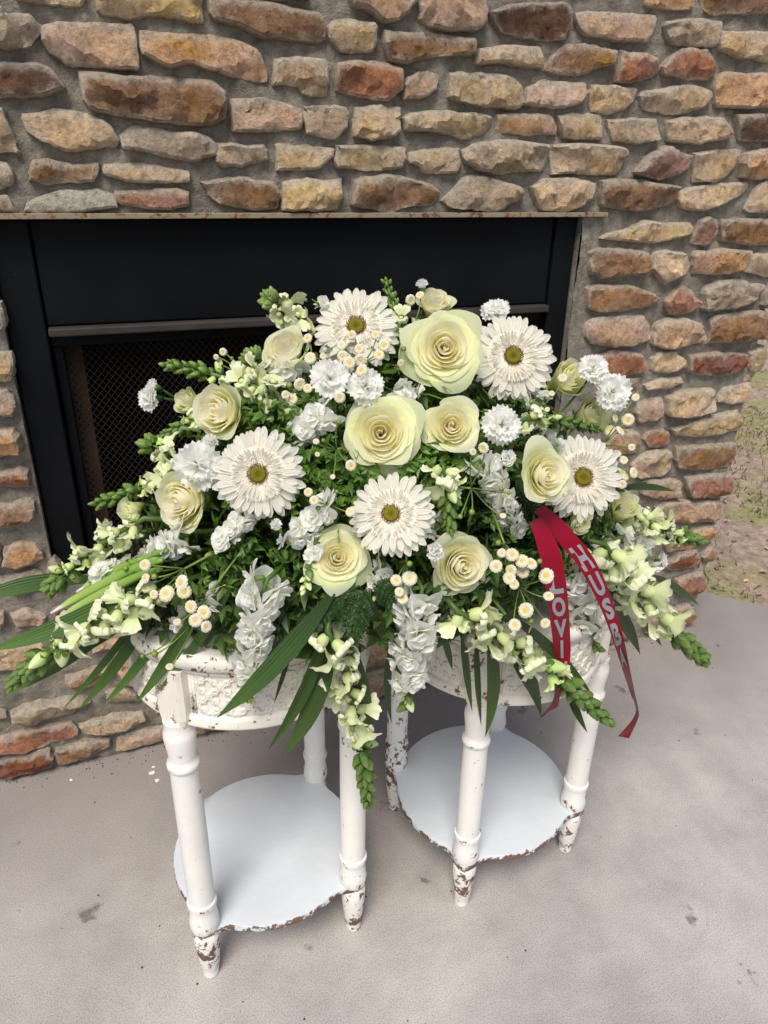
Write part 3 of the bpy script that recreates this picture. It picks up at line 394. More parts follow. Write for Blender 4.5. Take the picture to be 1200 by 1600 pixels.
FERNS = [
    ('dark green fern frond fanning out beneath the lower cream rose', [((0.2263, -0.6762, 0.7606), (0.1942, -0.6724, 0.7392), (0.1685, -0.675, 0.7099), 0.0329), ((0.2318, -0.6832, 0.7593), (0.2176, -0.6851, 0.7135), (0.2083, -0.69, 0.6652), 0.0347), ((0.2427, -0.6787, 0.7616), (0.2683, -0.6765, 0.7333), (0.2846, -0.675, 0.6969), 0.0322), ((0.2214, -0.6568, 0.7416), (0.1904, -0.6413, 0.7347), (0.1598, -0.63, 0.7196), 0.0293), ((0.2543, -0.664, 0.7573), (0.2909, -0.6406, 0.7292), (0.3267, -0.62, 0.6949), 0.0272)]),
    ('dark fern frond in the shade under the right hand rose buds', [((0.5605, -0.62, 0.7328), (0.6717, -0.5468, 0.6907), (0.7927, -0.48, 0.6431), 0.0337), ((0.5677, -0.6195, 0.7212), (0.6696, -0.5496, 0.6582), (0.7812, -0.48, 0.6015), 0.0300)]),
    ('dark leafy frond just above the start of the red ribbon', [((0.4567, -0.6239, 0.8349), (0.4875, -0.6011, 0.7951), (0.5253, -0.58, 0.757), 0.0344), ((0.448, -0.6274, 0.8106), (0.4802, -0.6026, 0.7645), (0.5196, -0.58, 0.7193), 0.0260)]),
]
SHEATHS = [
    ((0.0125, -0.5489, 0.7686), (-0.0564, -0.5184, 0.7268), (-0.127, -0.49, 0.6796), 0.0128),
    ((0.011, -0.5524, 0.7574), (-0.0546, -0.5251, 0.7188), (-0.1213, -0.5, 0.675), 0.0127),
    ((0.0154, -0.5622, 0.7707), (-0.0201, -0.5301, 0.7456), (-0.0566, -0.5, 0.7158), 0.0111),
    ((0.0103, -0.5666, 0.7608), (-0.0089, -0.5371, 0.7357), (-0.0271, -0.51, 0.7064), 0.0103),
    ((0.0219, -0.5628, 0.783), (-0.0043, -0.5303, 0.7607), (-0.0311, -0.5, 0.7337), 0.0095),
    ((-0.0061, -0.5311, 0.7607), (-0.0495, -0.5094, 0.7349), (-0.0928, -0.49, 0.7045), 0.0112),
]
RIBBON = [  # two tails, each a list of (left edge, right edge)
    [((0.4772, -0.635, 0.8007), (0.4902, -0.635, 0.8097)),
     ((0.4904, -0.6477, 0.7855), (0.5141, -0.6477, 0.7888)),
     ((0.5071, -0.658, 0.7603), (0.5336, -0.658, 0.7658)),
     ((0.5337, -0.664, 0.7285), (0.5577, -0.664, 0.7359)),
     ((0.5654, -0.6645, 0.6811), (0.5863, -0.6645, 0.6892)),
     ((0.5984, -0.6596, 0.6269), (0.6163, -0.6596, 0.6335)),
     ((0.6316, -0.65, 0.5681), (0.6306, -0.67, 0.5885)),
     ((0.6679, -0.6376, 0.5027), (0.6531, -0.6676, 0.5318)),
     ((0.6949, -0.635, 0.4485), (0.6695, -0.67, 0.4842)),
     ((0.7124, -0.635, 0.4123), (0.6831, -0.67, 0.4486)),
     ((0.7075, -0.635, 0.3881), (0.6867, -0.67, 0.4289)),
     ((0.6862, -0.635, 0.3627), (0.6817, -0.665, 0.3861))],
    [((0.4622, -0.65, 0.7939), (0.4781, -0.65, 0.8013)),
     ((0.4638, -0.6637, 0.7798), (0.4909, -0.6637, 0.7788)),
     ((0.4671, -0.6744, 0.757), (0.4998, -0.6744, 0.7531)),
     ((0.4744, -0.6797, 0.7258), (0.5064, -0.6797, 0.7242)),
     ((0.4855, -0.6784, 0.6889), (0.5167, -0.6784, 0.6863)),
     ((0.5031, -0.6707, 0.6346), (0.5328, -0.6707, 0.631)),
     ((0.5215, -0.6585, 0.5823), (0.5422, -0.6685, 0.5844)),
     ((0.5348, -0.65, 0.5355), (0.5381, -0.675, 0.5502)),
     ((0.5385, -0.65, 0.5029), (0.5264, -0.68, 0.5252)),
     ((0.5348, -0.65, 0.4823), (0.5211, -0.685, 0.5098)),
     ((0.5148, -0.65, 0.4552), (0.5141, -0.68, 0.5016))],
]

# ------------------------------------------------------------------ helpers
def lin(r, g, b):
    f = lambda c: (c / 255 / 12.92) if c <= 10 else ((c / 255 + 0.055) / 1.055) ** 2.4
    return (f(r), f(g), f(b))

def mesh(name, verts, faces, mat, smooth=True, pv=None, mi=None):
    me = bpy.data.meshes.new(name)
    me.from_pydata([tuple(v) for v in verts], [], faces)
    for m in (mat if isinstance(mat, (list, tuple)) else [mat]):
        me.materials.append(m)
    if mi is not None:
        me.polygons.foreach_set('material_index', mi)
    if smooth:
        me.polygons.foreach_set('use_smooth', [True] * len(me.polygons))
    if pv is not None:
        a = me.attributes.new('pv', 'FLOAT_VECTOR', 'POINT')
        a.data.foreach_set('vector', [c for v in pv for c in v])
    me.update()
    return me

def link(name, me, parent=None, color=None, mw=None):
    o = bpy.data.objects.new(name, me)
    COL.objects.link(o)
    if parent is not None:
        o.parent = parent
    if color is not None:
        o.color = (*color, 1.0)
    if mw is not None:
        o.matrix_basis = mw
    return o

def tag(o, label=None, cat=None, group=None, kind=None):
    if label: o['label'] = label
    if cat: o['category'] = cat
    if group: o['group'] = group
    if kind: o['kind'] = kind
    return o

def thing(name, label, cat, group=None, mw=None):
    o = bpy.data.objects.new(name, None)
    COL.objects.link(o)
    o.empty_display_size = 0.02
    if mw is not None:
        o.matrix_basis = mw
    return tag(o, label, cat, group)

def frame(pos, axis, scale=1.0, spin=0.0):
    q = Vector(axis).normalized().to_track_quat('Z', 'Y') @ Quaternion((0, 0, 1), spin)
    return Matrix.LocRotScale(Vector(pos), q, Vector((scale, scale, scale)))

class MB:
    """collects pieces of one mesh"""
    def __init__(s): s.v = []; s.f = []; s.p = []; s.m = []
    def add(s, v, f, p=None, m=0):
        o = len(s.v)
        s.v += [tuple(x) for x in v]
        s.f += [tuple(i + o for i in q) for q in f]
        s.p += (p if p is not None else [(0, 0, 0)] * len(v))
        s.m += [m] * len(f)
    def xf(s, other, mat, m=None):
        o = len(s.v)
        s.v += [tuple(mat @ Vector(x)) for x in other.v]
        s.f += [tuple(i + o for i in q) for q in other.f]
        s.p += list(other.p)
        s.m += list(other.m) if m is None else [m] * len(other.f)
    def mesh(s, name, mat, smooth=True):
        return mesh(name, s.v, s.f, mat, smooth, s.p, s.m)
    def box(s, x0, x1, y0, y1, z0, z1, m=0, mat=None, p=(0, 0, 0)):
        v = [(x, y, z) for z in (z0, z1) for y in (y0, y1) for x in (x0, x1)]
        if mat is not None: v = [tuple(mat @ Vector(q)) for q in v]
        s.add(v, [(0, 2, 3, 1), (4, 5, 7, 6), (0, 1, 5, 4), (2, 6, 7, 3), (0, 4, 6, 2), (1, 3, 7, 5)], [p] * 8, m)
    def tube(s, pts, rad, n=6, m=0, cap=True, p=None):
        pts = [Vector(q) for q in pts]
        rs = rad if isinstance(rad, (list, tuple)) else [rad] * len(pts)
        vs = []; fs = []; pp = []
        t0 = (pts[1] - pts[0]).normalized()
        a = Vector((0, 0, 1)) if abs(t0.z) < 0.9 else Vector((1, 0, 0))
        x = t0.cross(a).normalized()
        for i, q in enumerate(pts):
            t = (pts[min(i + 1, len(pts) - 1)] - pts[max(i - 1, 0)]).normalized()
            x = (x - t * x.dot(t)).normalized(); y = t.cross(x)
            for k in range(n):
                g = 2 * pi * k / n
                vs.append(q + (x * cos(g) + y * sin(g)) * rs[i])
                pp.append((k / n, i / (len(pts) - 1), 0) if p is None else p)
        for i in range(len(pts) - 1):
            for k in range(n):
                fs.append((i * n + k, i * n + (k + 1) % n, (i + 1) * n + (k + 1) % n, (i + 1) * n + k))
        if cap:
            fs.append(tuple(range(n - 1, -1, -1))); fs.append(tuple((len(pts) - 1) * n + k for k in range(n)))
        s.add(vs, fs, pp, m)
    def lathe(s, prof, n=20, m=0, c=(0, 0), p=None, close=True):
        vs = []; fs = []; pp = []
        for j, (r, z) in enumerate(prof):
            for k in range(n):
                g = 2 * pi * k / n
                vs.append((c[0] + r * cos(g), c[1] + r * sin(g), z))
                pp.append((k / n, j / (len(prof) - 1), 0) if p is None else p(r, z))
        for j in range(len(prof) - 1):
            for k in range(n):
                fs.append((j * n + k, j * n + (k + 1) % n, (j + 1) * n + (k + 1) % n, (j + 1) * n + k))
        if close:
            fs.append(tuple(range(n - 1, -1, -1))); fs.append(tuple((len(prof) - 1) * n + k for k in range(n)))
        s.add(vs, fs, pp, m)

def bez(a, b, c, n):
    """quadratic curve that passes b at its middle"""
    a, b, c = Vector(a), Vector(b), Vector(c)
    k = b * 2 - (a + c) * 0.5
    return [a * (1 - t) ** 2 + k * 2 * t * (1 - t) + c * t * t for t in [i / (n - 1) for i in range(n)]]

def nz(x, y=0, z=0, s=1.0):
    return noise.noise(Vector((x * s, y * s, z * s)))

# ------------------------------------------------------------------ materials
class NT:
    def __init__(s, name):
        s.mat = bpy.data.materials.new(name); s.mat.use_nodes = True
        s.t = s.mat.node_tree; s.t.nodes.clear()
        s.out = s.t.nodes.new('ShaderNodeOutputMaterial')
        s.p = s.t.nodes.new('ShaderNodeBsdfPrincipled')
        s.t.links.new(s.p.outputs[0], s.out.inputs[0])
    def n(s, kind, **kw):
        q = s.t.nodes.new(kind)
        for k, v in kw.items():
            if k in q.inputs: s.set(q.inputs[k], v)
            else: setattr(q, k, v)
        return q
    def set(s, sock, v):
        if isinstance(v, bpy.types.NodeSocket): s.t.links.new(v, sock)
        elif isinstance(v, tuple) and len(v) == 3 and sock.type == 'RGBA': sock.default_value = (*v, 1)
        else: sock.default_value = v
    def P(s, **kw):
        for k, v in kw.items(): s.set(s.p.inputs[k.replace('_', ' ')], v)
    def coord(s): return s.n('ShaderNodeTexCoord').outputs['Object']
    def geo(s): return s.n('ShaderNodeNewGeometry').outputs['Position']
    def ocol(s): return s.n('ShaderNodeObjectInfo').outputs['Color']
    def orand(s): return s.n('ShaderNodeObjectInfo').outputs['Random']
    def noise(s, vec, scale, detail=4, rough=.55, dist=0., out=0):
        q = s.n('ShaderNodeTexNoise', Scale=scale, Detail=detail, Roughness=rough, Distortion=dist)
        if vec is not None: s.t.links.new(vec, q.inputs['Vector'])
        return q.outputs[out]
    def ramp(s, fac, stops, interp='LINEAR'):
        q = s.n('ShaderNodeValToRGB'); q.color_ramp.interpolation = interp
        e = q.color_ramp.elements
        while len(e) < len(stops): e.new(0.5)
        for el, (pos, c) in zip(e, stops):
            el.position = pos; el.color = (*c, 1) if isinstance(c, tuple) else (c, c, c, 1)
        s.t.links.new(fac, q.inputs[0]); return q.outputs[0]
    def mix(s, fac, a, b, mode='MIX'):
        q = s.n('ShaderNodeMix', data_type='RGBA', blend_type=mode)
        s.set(q.inputs[0], fac); s.set(q.inputs[6], a); s.set(q.inputs[7], b)
        return q.outputs[2]
    def math(s, op, a, b=0.0, c=None):
        q = s.n('ShaderNodeMath', operation=op)
        s.set(q.inputs[0], a); s.set(q.inputs[1], b)
        if c is not None: s.set(q.inputs[2], c)
        return q.outputs[0]
    def step(s, v, lo, hi):
        q = s.n('ShaderNodeMapRange', interpolation_type='SMOOTHSTEP')
        s.set(q.inputs[0], v); q.inputs[1].default_value = lo; q.inputs[2].default_value = hi
        return q.outputs[0]
    def pv(s):
        a = s.n('ShaderNodeAttribute', attribute_name='pv')
        q = s.n('ShaderNodeSeparateXYZ'); s.t.links.new(a.outputs['Vector'], q.inputs[0])
        return q.outputs
    def bump(s, h, strength=.4, dist=.002):
        q = s.n('ShaderNodeBump', Strength=strength, Distance=dist); s.t.links.new(h, q.inputs['Height'])
        s.t.links.new(q.outputs[0], s.p.inputs['Normal']); return q.outputs[0]
    def translucent(s, col, amount):
        t = s.n('ShaderNodeBsdfTranslucent'); s.set(t.inputs[0], col)
        m = s.n('ShaderNodeMixShader'); m.inputs[0].default_value = amount
        s.t.links.new(s.p.outputs[0], m.inputs[1]); s.t.links.new(t.outputs[0], m.inputs[2])
        s.t.links.new(m.outputs[0], s.out.inputs[0])

def plant_mat(name, ramp_stops, rough=.5, trans=.25, nscale=40., namt=.25, tint=True, axis=1, ribs=0, spec=.3, bump=.0):
    n = NT(name); pv = n.pv()
    c = n.ramp(pv[axis], ramp_stops)
    nv = n.noise(n.coord(), nscale, 3)
    c = n.mix(1.0, c, n.ramp(nv, [(.25, 1 - namt), (.75, 1 + 0 * namt)]), 'MULTIPLY')
    if not tint: c = n.mix(1.0, c, n.ramp(n.noise(n.coord(), 7., 3), [(.35, (.55, .62, .6)), (.55, (1., 1., 1.)), (.7, (1.7, 1.45, 1.0))]), 'MULTIPLY')
    if tint: c = n.mix(1.0, c, n.ocol(), 'MULTIPLY')
    n.P(Base_Color=c, Roughness=rough, Specular_IOR_Level=spec)
    if ribs:
        w = n.math('SINE', n.math('MULTIPLY', pv[0], ribs))
        n.bump(w, .5, .0006)
    elif bump:
        n.bump(nv, bump, .001)
    if trans: n.translucent(c, trans)
    return n.mat

WHITE = lin(250, 248, 238)
M = {}
M['rose'] = plant_mat('rose_petal', [(0, (.99, .965, .70)), (.40, (.99, .965, .74)), (.80, (.985, .965, .74)), (.93, (.985, .97, .88)), (1, (.985, .975, .88))], .5, .58, 14, .06, spec=.2)
M['white_petal'] = plant_mat('white_petal', [(0, (.84, .80, .62)), (.35, (.92, .90, .82)), (1, (.97, .955, .90))], .55, .5, 30, .03, ribs=26, spec=.2)
M['white_soft'] = plant_mat('soft_white_petal', [(0, (.74, .80, .48)), (.26, (.95, .95, .88)), (1, (.985, .985, .965))], .55, .55, 30, .03, spec=.2)
M['floret'] = plant_mat('gerbera_floret', [(0, (.86, .80, .58)), (.5, (.95, .91, .78)), (1, (.97, .95, .88))], .6, .35, 60, .05)
M['snap'] = plant_mat('snapdragon_floret', [(0, (.36, .50, .10)), (.35, (.66, .76, .34)), (.66, (.78, .84, .47)), (1, (.90, .92, .68))], .5, .25, 60, .12, spec=.3)
M['bud'] = plant_mat('green_bud', [(0, (.075, .150, .026)), (.6, (.165, .255, .060)), (1, (.30, .38, .125))], .42, .1, 150, .3, spec=.4, bump=.2)
M['stem'] = plant_mat('green_stem', [(0, (.030, .070, .012)), (.4, (.085, .155, .028)), (1, (.19, .30, .065))], .45, .0, 60, .25, spec=.4)
M['leaf'] = plant_mat('palm_blade', [(0, (.022, .052, .011)), (.6, (.044, .092, .018)), (1, (.082, .145, .030))], .42, .18, 12, .25, ribs=40, spec=.45)
M['fern'] = plant_mat('fern_leaflet', [(0, (.013, .036, .008)), (1, (.040, .095, .018))], .5, .08, 80, .3, spec=.25)
M['dark_leaf'] = plant_mat('dark_foliage', [(0, (.040, .090, .015)), (1, (.115, .215, .034))], .45, .15, 30, .4, tint=False, spec=.4)
M['light_leaf'] = plant_mat('light_foliage', [(0, (.07, .16, .020)), (1, (.18, .33, .05))], .45, .2, 60, .3, tint=False, spec=.4)
M['sheath'] = plant_mat('green_sheath', [(0, (.16, .30, .05)), (.7, (.30, .44, .10)), (.86, (.42, .55, .18)), (.93, (.86, .87, .74)), (1, (.9, .9, .82))], .42, .12, 40, .1, ribs=18)
M['button'] = plant_mat('button_floret', [(0, (.78, .66, .30)), (.35, (.84, .75, .50)), (.6, (.86, .79, .60)), (1, (.88, .83, .70))], .7, .0, 300, .35, axis=1, bump=.6)

def simple(name, col, rough=.6, spec=.3, metal=0., nscale=0, namt=.3, bump=0, bd=.001):
    n = NT(name); c = col
    if nscale:
        nv = n.noise(n.coord(), nscale, 5)
        c = n.mix(1.0, col, n.ramp(nv, [(.3, 1 - namt), (.7, 1.0)]), 'MULTIPLY')
        if bump: n.bump(nv, bump, bd)
    n.P(Base_Color=c, Roughness=rough, Specular_IOR_Level=spec, Metallic=metal)
    return n.mat
M['eye'] = simple('gerbera_eye', lin(150, 142, 40), .7, .2, nscale=250, namt=.5, bump=.6)
M['stamen'] = simple('gerbera_stamen', lin(140, 92, 48), .7, .2)
M['eye_yellow'] = simple('button_eye', lin(214, 196, 96), .7, .2, nscale=900, namt=.4, bump=.5, bd=.0004)
M['foam'] = simple('floral_foam', (.02, .06, .025), .9, .1, nscale=60)

# stone: own colour per stone, blotches, pale lime bloom on the rims, colour whitened towards each top
n = NT('fieldstone'); g = n.geo(); pv = n.pv()
oc = n.ocol(); rnd = n.orand()
big = n.noise(g, 9., 4, .6, .4); mid = n.noise(g, 30., 7, .72); fine = n.noise(g, 95., 7, .8)
hs = n.n('ShaderNodeHueSaturation', Color=oc)
n.set(hs.inputs['Hue'], n.math('MULTIPLY_ADD', big, .04, .48)); n.set(hs.inputs['Value'], n.math('MULTIPLY_ADD', mid, 1.6, .52)); n.set(hs.inputs['Saturation'], n.math('MULTIPLY_ADD', big, 1.2, .34))
c = hs.outputs[0]
rust = n.step(n.noise(g, 14., 5, .7, 1.2), .60, .72)
c = n.mix(n.math('MULTIPLY', rust, .65), c, lin(132, 78, 44))
dark = n.step(n.noise(g, 22., 6, .72, .6), .62, .75)
c = n.mix(n.math('MULTIPLY', dark, .65), c, lin(66, 50, 40))
lime_pale_top = n.step(n.math('ADD', n.math('ADD', n.math('MULTIPLY', pv[0], .42), n.math('MULTIPLY', n.noise(g, 34., 7, .8), .85)), n.math('MULTIPLY', n.math('POWER', pv[1], 2.0), .22)), .56, .86)
c = n.mix(n.math('MULTIPLY', lime_pale_top, .62), c, lin(200, 192, 176))
c = n.mix(1.0, c, n.ramp(fine, [(.28, .36), (.5, .98), (.74, 1.36)]), 'MULTIPLY')
n.P(Base_Color=c, Roughness=.92, Specular_IOR_Level=.15)
n.bump(n.math('ADD', n.math('MULTIPLY', mid, .9), n.math('MULTIPLY', fine, .8)), 1.0, .013)
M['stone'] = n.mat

n = NT('mortar'); g = n.geo()
f1 = n.noise(g, 7., 5, .6); f2 = n.noise(g, 60., 6, .7); f3 = n.noise(g, 260., 4, .7)
c = n.ramp(f1, [(.3, lin(136, 130, 118)), (.7, lin(168, 161, 148))])
c = n.mix(1.0, c, n.ramp(f2, [(.28, .55), (.72, 1.2)]), 'MULTIPLY')
c = n.mix(n.step(f3, .66, .78), c, lin(178, 172, 160))
n.P(Base_Color=c, Roughness=.95, Specular_IOR_Level=.1)
n.bump(n.math('ADD', f2, n.math('MULTIPLY', f3, .6)), 1.0, .009)
M['mortar'] = n.mat

n = NT('concrete'); g = n.geo()
a1 = n.noise(g, 1.6, 5, .6, .4); a2 = n.noise(g, 9., 6, .65); a3 = n.noise(g, 420., 3, .8); a4 = n.noise(g, 90., 4, .6)
c = n.ramp(a1, [(.3, lin(155, 150, 145)), (.7, lin(187, 182, 176))])
c = n.mix(1.0, c, n.ramp(a2, [(.3, .80), (.65, 1.05)]), 'MULTIPLY')
c = n.mix(1.0, c, n.ramp(a3, [(.30, .40), (.47, .95), (.72, 1.3)]), 'MULTIPLY')
spots = n.n('ShaderNodeTexVoronoi', feature='F1', Scale=8.5); n.t.links.new(n.mix(.08, g, n.noise(g, 30., 3, .6, 0, 1)), spots.inputs['Vector'])
sp = n.step(spots.outputs['Distance'], .15, .06)
pick = n.step(n.n('ShaderNodeSeparateColor', Color=spots.outputs['Color']).outputs[0], .48, .52)
c = n.mix(n.math('MULTIPLY', n.math('MULTIPLY', sp, pick), n.math('MULTIPLY_ADD', a4, 1.2, .05)), c, lin(84, 76, 72))
stain = n.step(n.noise(g, 5., 5, .7, 1.), .64, .78)
c = n.mix(n.math('MULTIPLY', stain, .30), c, lin(120, 98, 84))
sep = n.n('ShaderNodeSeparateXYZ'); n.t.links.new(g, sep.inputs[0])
near_wall = n.math('MULTIPLY', n.step(sep.outputs[1], -.55, .03), n.math('MULTIPLY_ADD', a2, 1.0, .1))  # mottled darkening of the concrete towards the wall
c = n.mix(n.math('MULTIPLY', near_wall, .85), c, lin(104, 93, 87))
n.P(Base_Color=c, Roughness=.88, Specular_IOR_Level=.2)
n.bump(n.math('ADD', n.math('MULTIPLY', a3, .5), n.math('MULTIPLY', a4, .7)), .35, .002)
M['concrete'] = n.mat

n = NT('bare_earth'); g = n.geo()
e1 = n.noise(g, 1.1, 6, .6, .3); e2 = n.noise(g, 22., 6, .7); e3 = n.noise(g, 4.5, 5, .7)
c = n.ramp(e2, [(.25, lin(104, 87, 75)), (.55, lin(164, 144, 128)), (.8, lin(204, 186, 170))])
gm = n.step(n.math('ADD', n.math('MULTIPLY', e1, .6), n.math('MULTIPLY', e3, .5)), .50, .62)
c = n.mix(n.math('MULTIPLY', gm, .8), c, n.ramp(n.noise(g, 60., 4), [(.3, lin(100, 104, 60)), (.7, lin(168, 164, 112))]))
sep = n.n('ShaderNodeSeparateXYZ'); n.t.links.new(g, sep.inputs[0])
edge = n.step(n.math('ADD', sep.outputs[0], sep.outputs[1]), 2.12, 1.85)
c = n.mix(n.math('MULTIPLY', edge, .8), c, n.ramp(e2, [(.3, lin(88, 70, 62)), (.7, lin(134, 112, 100))]))
n.P(Base_Color=c, Roughness=.95, Specular_IOR_Level=.1)
n.bump(e2, .8, .02)
M['earth'] = n.mat

def chipped(name, paint, rough=.5, chip=lin(128, 102, 82), thr=.70):
    n = NT(name); g = n.geo(); pv = n.pv()
    k1 = n.noise(g, 55., 5, .65, .6); k2 = n.noise(g, 200., 4, .6)
    m = n.math('ADD', n.math('ADD', n.math('MULTIPLY', k1, .75), n.math('MULTIPLY', k2, .25)), n.math('MULTIPLY', pv[2], .32))
    mask = n.step(m, thr, thr + .03)
    mp = n.n('ShaderNodeMapping'); n.t.links.new(g, mp.inputs[0]); mp.inputs['Scale'].default_value = (1.0, 7.0, 1.0)
    pc = n.mix(1.0, paint, n.ramp(n.noise(g, 12., 4), [(.3, .91), (.7, 1.0)]), 'MULTIPLY')
    pc = n.mix(1.0, pc, n.ramp(n.noise(mp.outputs[0], 40., 4, .7), [(.3, .95), (.6, 1.0)]), 'MULTIPLY')
    c = n.mix(mask, pc, n.mix(k2, chip, lin(92, 70, 56)))
    n.P(Base_Color=c, Roughness=n.math('MULTIPLY_ADD', mask, .35, rough), Specular_IOR_Level=.35)
    n.bump(n.math('ADD', n.math('MULTIPLY', mask, -1.0), n.math('MULTIPLY', n.noise(g, 25., 4), .25)), .5, .0012)
    return n.mat
M['paint'] = chipped('chipped_white_paint', lin(236, 233, 226))
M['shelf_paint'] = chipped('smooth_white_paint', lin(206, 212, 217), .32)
M['drum_paint'] = chipped('aged_cream_paint', lin(232, 226, 214), .55, lin(140, 98, 66))

M['black'] = simple('black_hood_paint', (.0095, .0105, .0125), .5, .35, nscale=30, namt=.4)
n = NT('dusty_black_steel'); g = n.geo()
d = n.step(n.noise(g, 230., 2, .5), .765, .80)
c = n.mix(n.math('MULTIPLY', d, .5), n.ramp(n.noise(g, 5., 5), [(.3, (.0030, .0036, .0045)), (.7, (.0065, .0075, .009))]), (.16, .16, .16))
n.P(Base_Color=c, Roughness=.6, Specular_IOR_Level=.10); M['black'] = n.mat
M['lip'] = simple('worn_grey_steel', lin(62, 58, 54), .6, .2, nscale=40, namt=.35)
M['wire'] = simple('dark_screen_wire', lin(40, 33, 29), .7, .2)
M['firebrick'] = simple('sooty_firebrick', lin(40, 31, 27), .95, .05, nscale=14, namt=.7, bump=.5, bd=.01)
M['soot_post'] = simple('sooty_tan_post', lin(84, 66, 52), .9, .05, nscale=10, namt=.6)
n = NT('rusty_cream_lintel'); g = n.geo()
k = n.step(n.noise(g, 70., 6, .75, .6), .50, .60)
n.P(Base_Color=n.mix(k, lin(138, 128, 106), n.ramp(n.noise(g, 90., 4), [(.3, lin(70, 44, 34)), (.7, lin(138, 84, 56))])), Roughness=.75, Specular_IOR_Level=.2); M['lintel'] = n.mat
n = NT('red_satin'); n.P(Base_Color=lin(132, 2, 32), Roughness=.42, Specular_IOR_Level=.25); M['satin'] = n.mat
M['silver_print'] = simple('silver_letter_foil', lin(150, 154, 158), .45, .5, metal=.15)
M['grass'] = plant_mat('grass_blade', [(0, (.14, .17, .05)), (1, (.30, .32, .12))], .6, .3, 5, .3, tint=False)
M['dry_leaf'] = plant_mat('dry_leaf', [(0, lin(150, 120, 98)), (1, lin(196, 172, 148))], .8, .1, 4, .4, tint=False)
M['grit'] = simple('grit', lin(92, 80, 72), .9, .1, nscale=200, namt=.5)
M['chip_white'] = simple('paint_flake', lin(222, 222, 220), .7, .2)

# ================================================================== the setting
def grid_plane(x0, x1, y0, y1, z, nx, ny, f=None):
    v = []; q = []
    for j in range(ny + 1):
        for i in range(nx + 1):
            x = x0 + (x1 - x0) * i / nx; y = y0 + (y1 - y0) * j / ny
            v.append((x, y, z + (f(x, y) if f else 0)))
    for j in range(ny):
        for i in range(nx):
            a = j * (nx + 1) + i; q.append((a, a + 1, a + nx + 2, a + nx + 1))
    return v, q

# ground outside the slab, one sheet to the horizon
b = MB()
xs = [-600, -60, -10, 0] + [0.5 + 0.12 * i for i in range(70)] + [12, 20, 60, 600]
ys = [-600, -60, -10, -3] + [-2 + 0.12 * i for i in range(90)] + [12, 20, 60, 600]
gv = [(x, y, -0.105 + 0.02 * nz(x, y, 0, 1.3) + 0.012 * nz(x, y, 3, 6)) for y in ys for x in xs]
nxg = len(xs)
gf = [(j * nxg + i, j * nxg + i + 1, (j + 1) * nxg + i + 1, (j + 1) * nxg + i) for j in range(len(ys) - 1) for i in range(nxg - 1)]
tag(link('ground', mesh('ground', gv, gf, M['earth'])), kind='structure')
# concrete slab with its edge cut back at the corner of the fireplace
sv = [(-3, -4), (5.789, -4), (1.40, 0.389), (-3, 0.389)]
sl = [(x, y, 0.0) for x, y in sv] + [(x, y, -0.16) for x, y in sv]
tag(link('concrete_slab', mesh('concrete_slab', sl, [(0, 1, 2, 3), (0, 4, 5, 1), (1, 5, 6, 2), (2, 6, 7, 3), (3, 7, 4, 0)], M['concrete'], False)), kind='structure')

# ------------------------------------------------------------------ fireplace
OX0, OX1, OZ0, OZ1 = -0.178, 0.927, 0.455, 1.117       # opening
WX0, WX1, WZ1 = -1.10, 1.466, 1.95
fp = thing('stone_fireplace', 'fieldstone fireplace wall with grey mortar joints and a black hooded firebox', 'fireplace', mw=Matrix.Translation((0.4, 0, 0)))
FPI = Matrix.Translation((-0.4, 0, 0))
def fpart(name, me, color=None, **kw):
    return link(name, me, fp, color, FPI)
m = MB()
def wall_patch(x0, x1, z0, z1):
    nx = max(2, int((x1 - x0) / .008)); nzz = max(2, int((z1 - z0) / .008))
    v = []; q = []
    for j in range(nzz + 1):
        for i in range(nx + 1):
            x = x0 + (x1 - x0) * i / nx; z = z0 + (z1 - z0) * j / nzz
            y = 0.001 - 0.007 * nz(x, z, 0, 11) - 0.006 * nz(x, z, 5, 38) - .003 * nz(x, z, 9, 90)
            v.append((x, y, z))
    for j in range(nzz):
        for i in range(nx):
            a = j * (nx + 1) + i; q.append((a, a + 1, a + nx + 2, a + nx + 1))
    m.add(v, q)
wall_patch(WX0, OX0, 0, OZ1); wall_patch(OX1, WX1, 0, OZ1); wall_patch(OX0, OX1, 0, OZ0); wall_patch(WX0, WX1, OZ1, WZ1)
def quad(a, b_, c_, d_): m.add([a, b_, c_, d_], [(0, 1, 2, 3)])
Y1 = 0.62
quad((WX1, 0.004, 0), (WX1, Y1, 0), (WX1, Y1, WZ1), (WX1, 0.004, WZ1))
quad((WX0, Y1, 0), (WX0, 0.004, 0), (WX0, 0.004, WZ1), (WX0, Y1, WZ1))
quad((WX0, .004, WZ1), (WX1, .004, WZ1), (WX1, Y1, WZ1), (WX0, Y1, WZ1))
quad((WX1, Y1, 0), (WX0, Y1, 0), (WX0, Y1, WZ1), (WX1, Y1, WZ1))
quad((OX1, .004, OZ0), (OX1, .004, OZ1), (OX1, .60, OZ1), (OX1, .60, OZ0))
quad((OX0, .004, OZ1), (OX0, .004, OZ0), (OX0, .60, OZ0), (OX0, .60, OZ1))
quad((OX0, .004, OZ0), (OX1, .004, OZ0), (OX1, .60, OZ0), (OX0, .60, OZ0))
quad((OX0, .004, OZ1), (OX0, .60, OZ1), (OX1, .60, OZ1), (OX1, .004, OZ1))
fpart('mortar', m.mesh('mortar', M['mortar']))
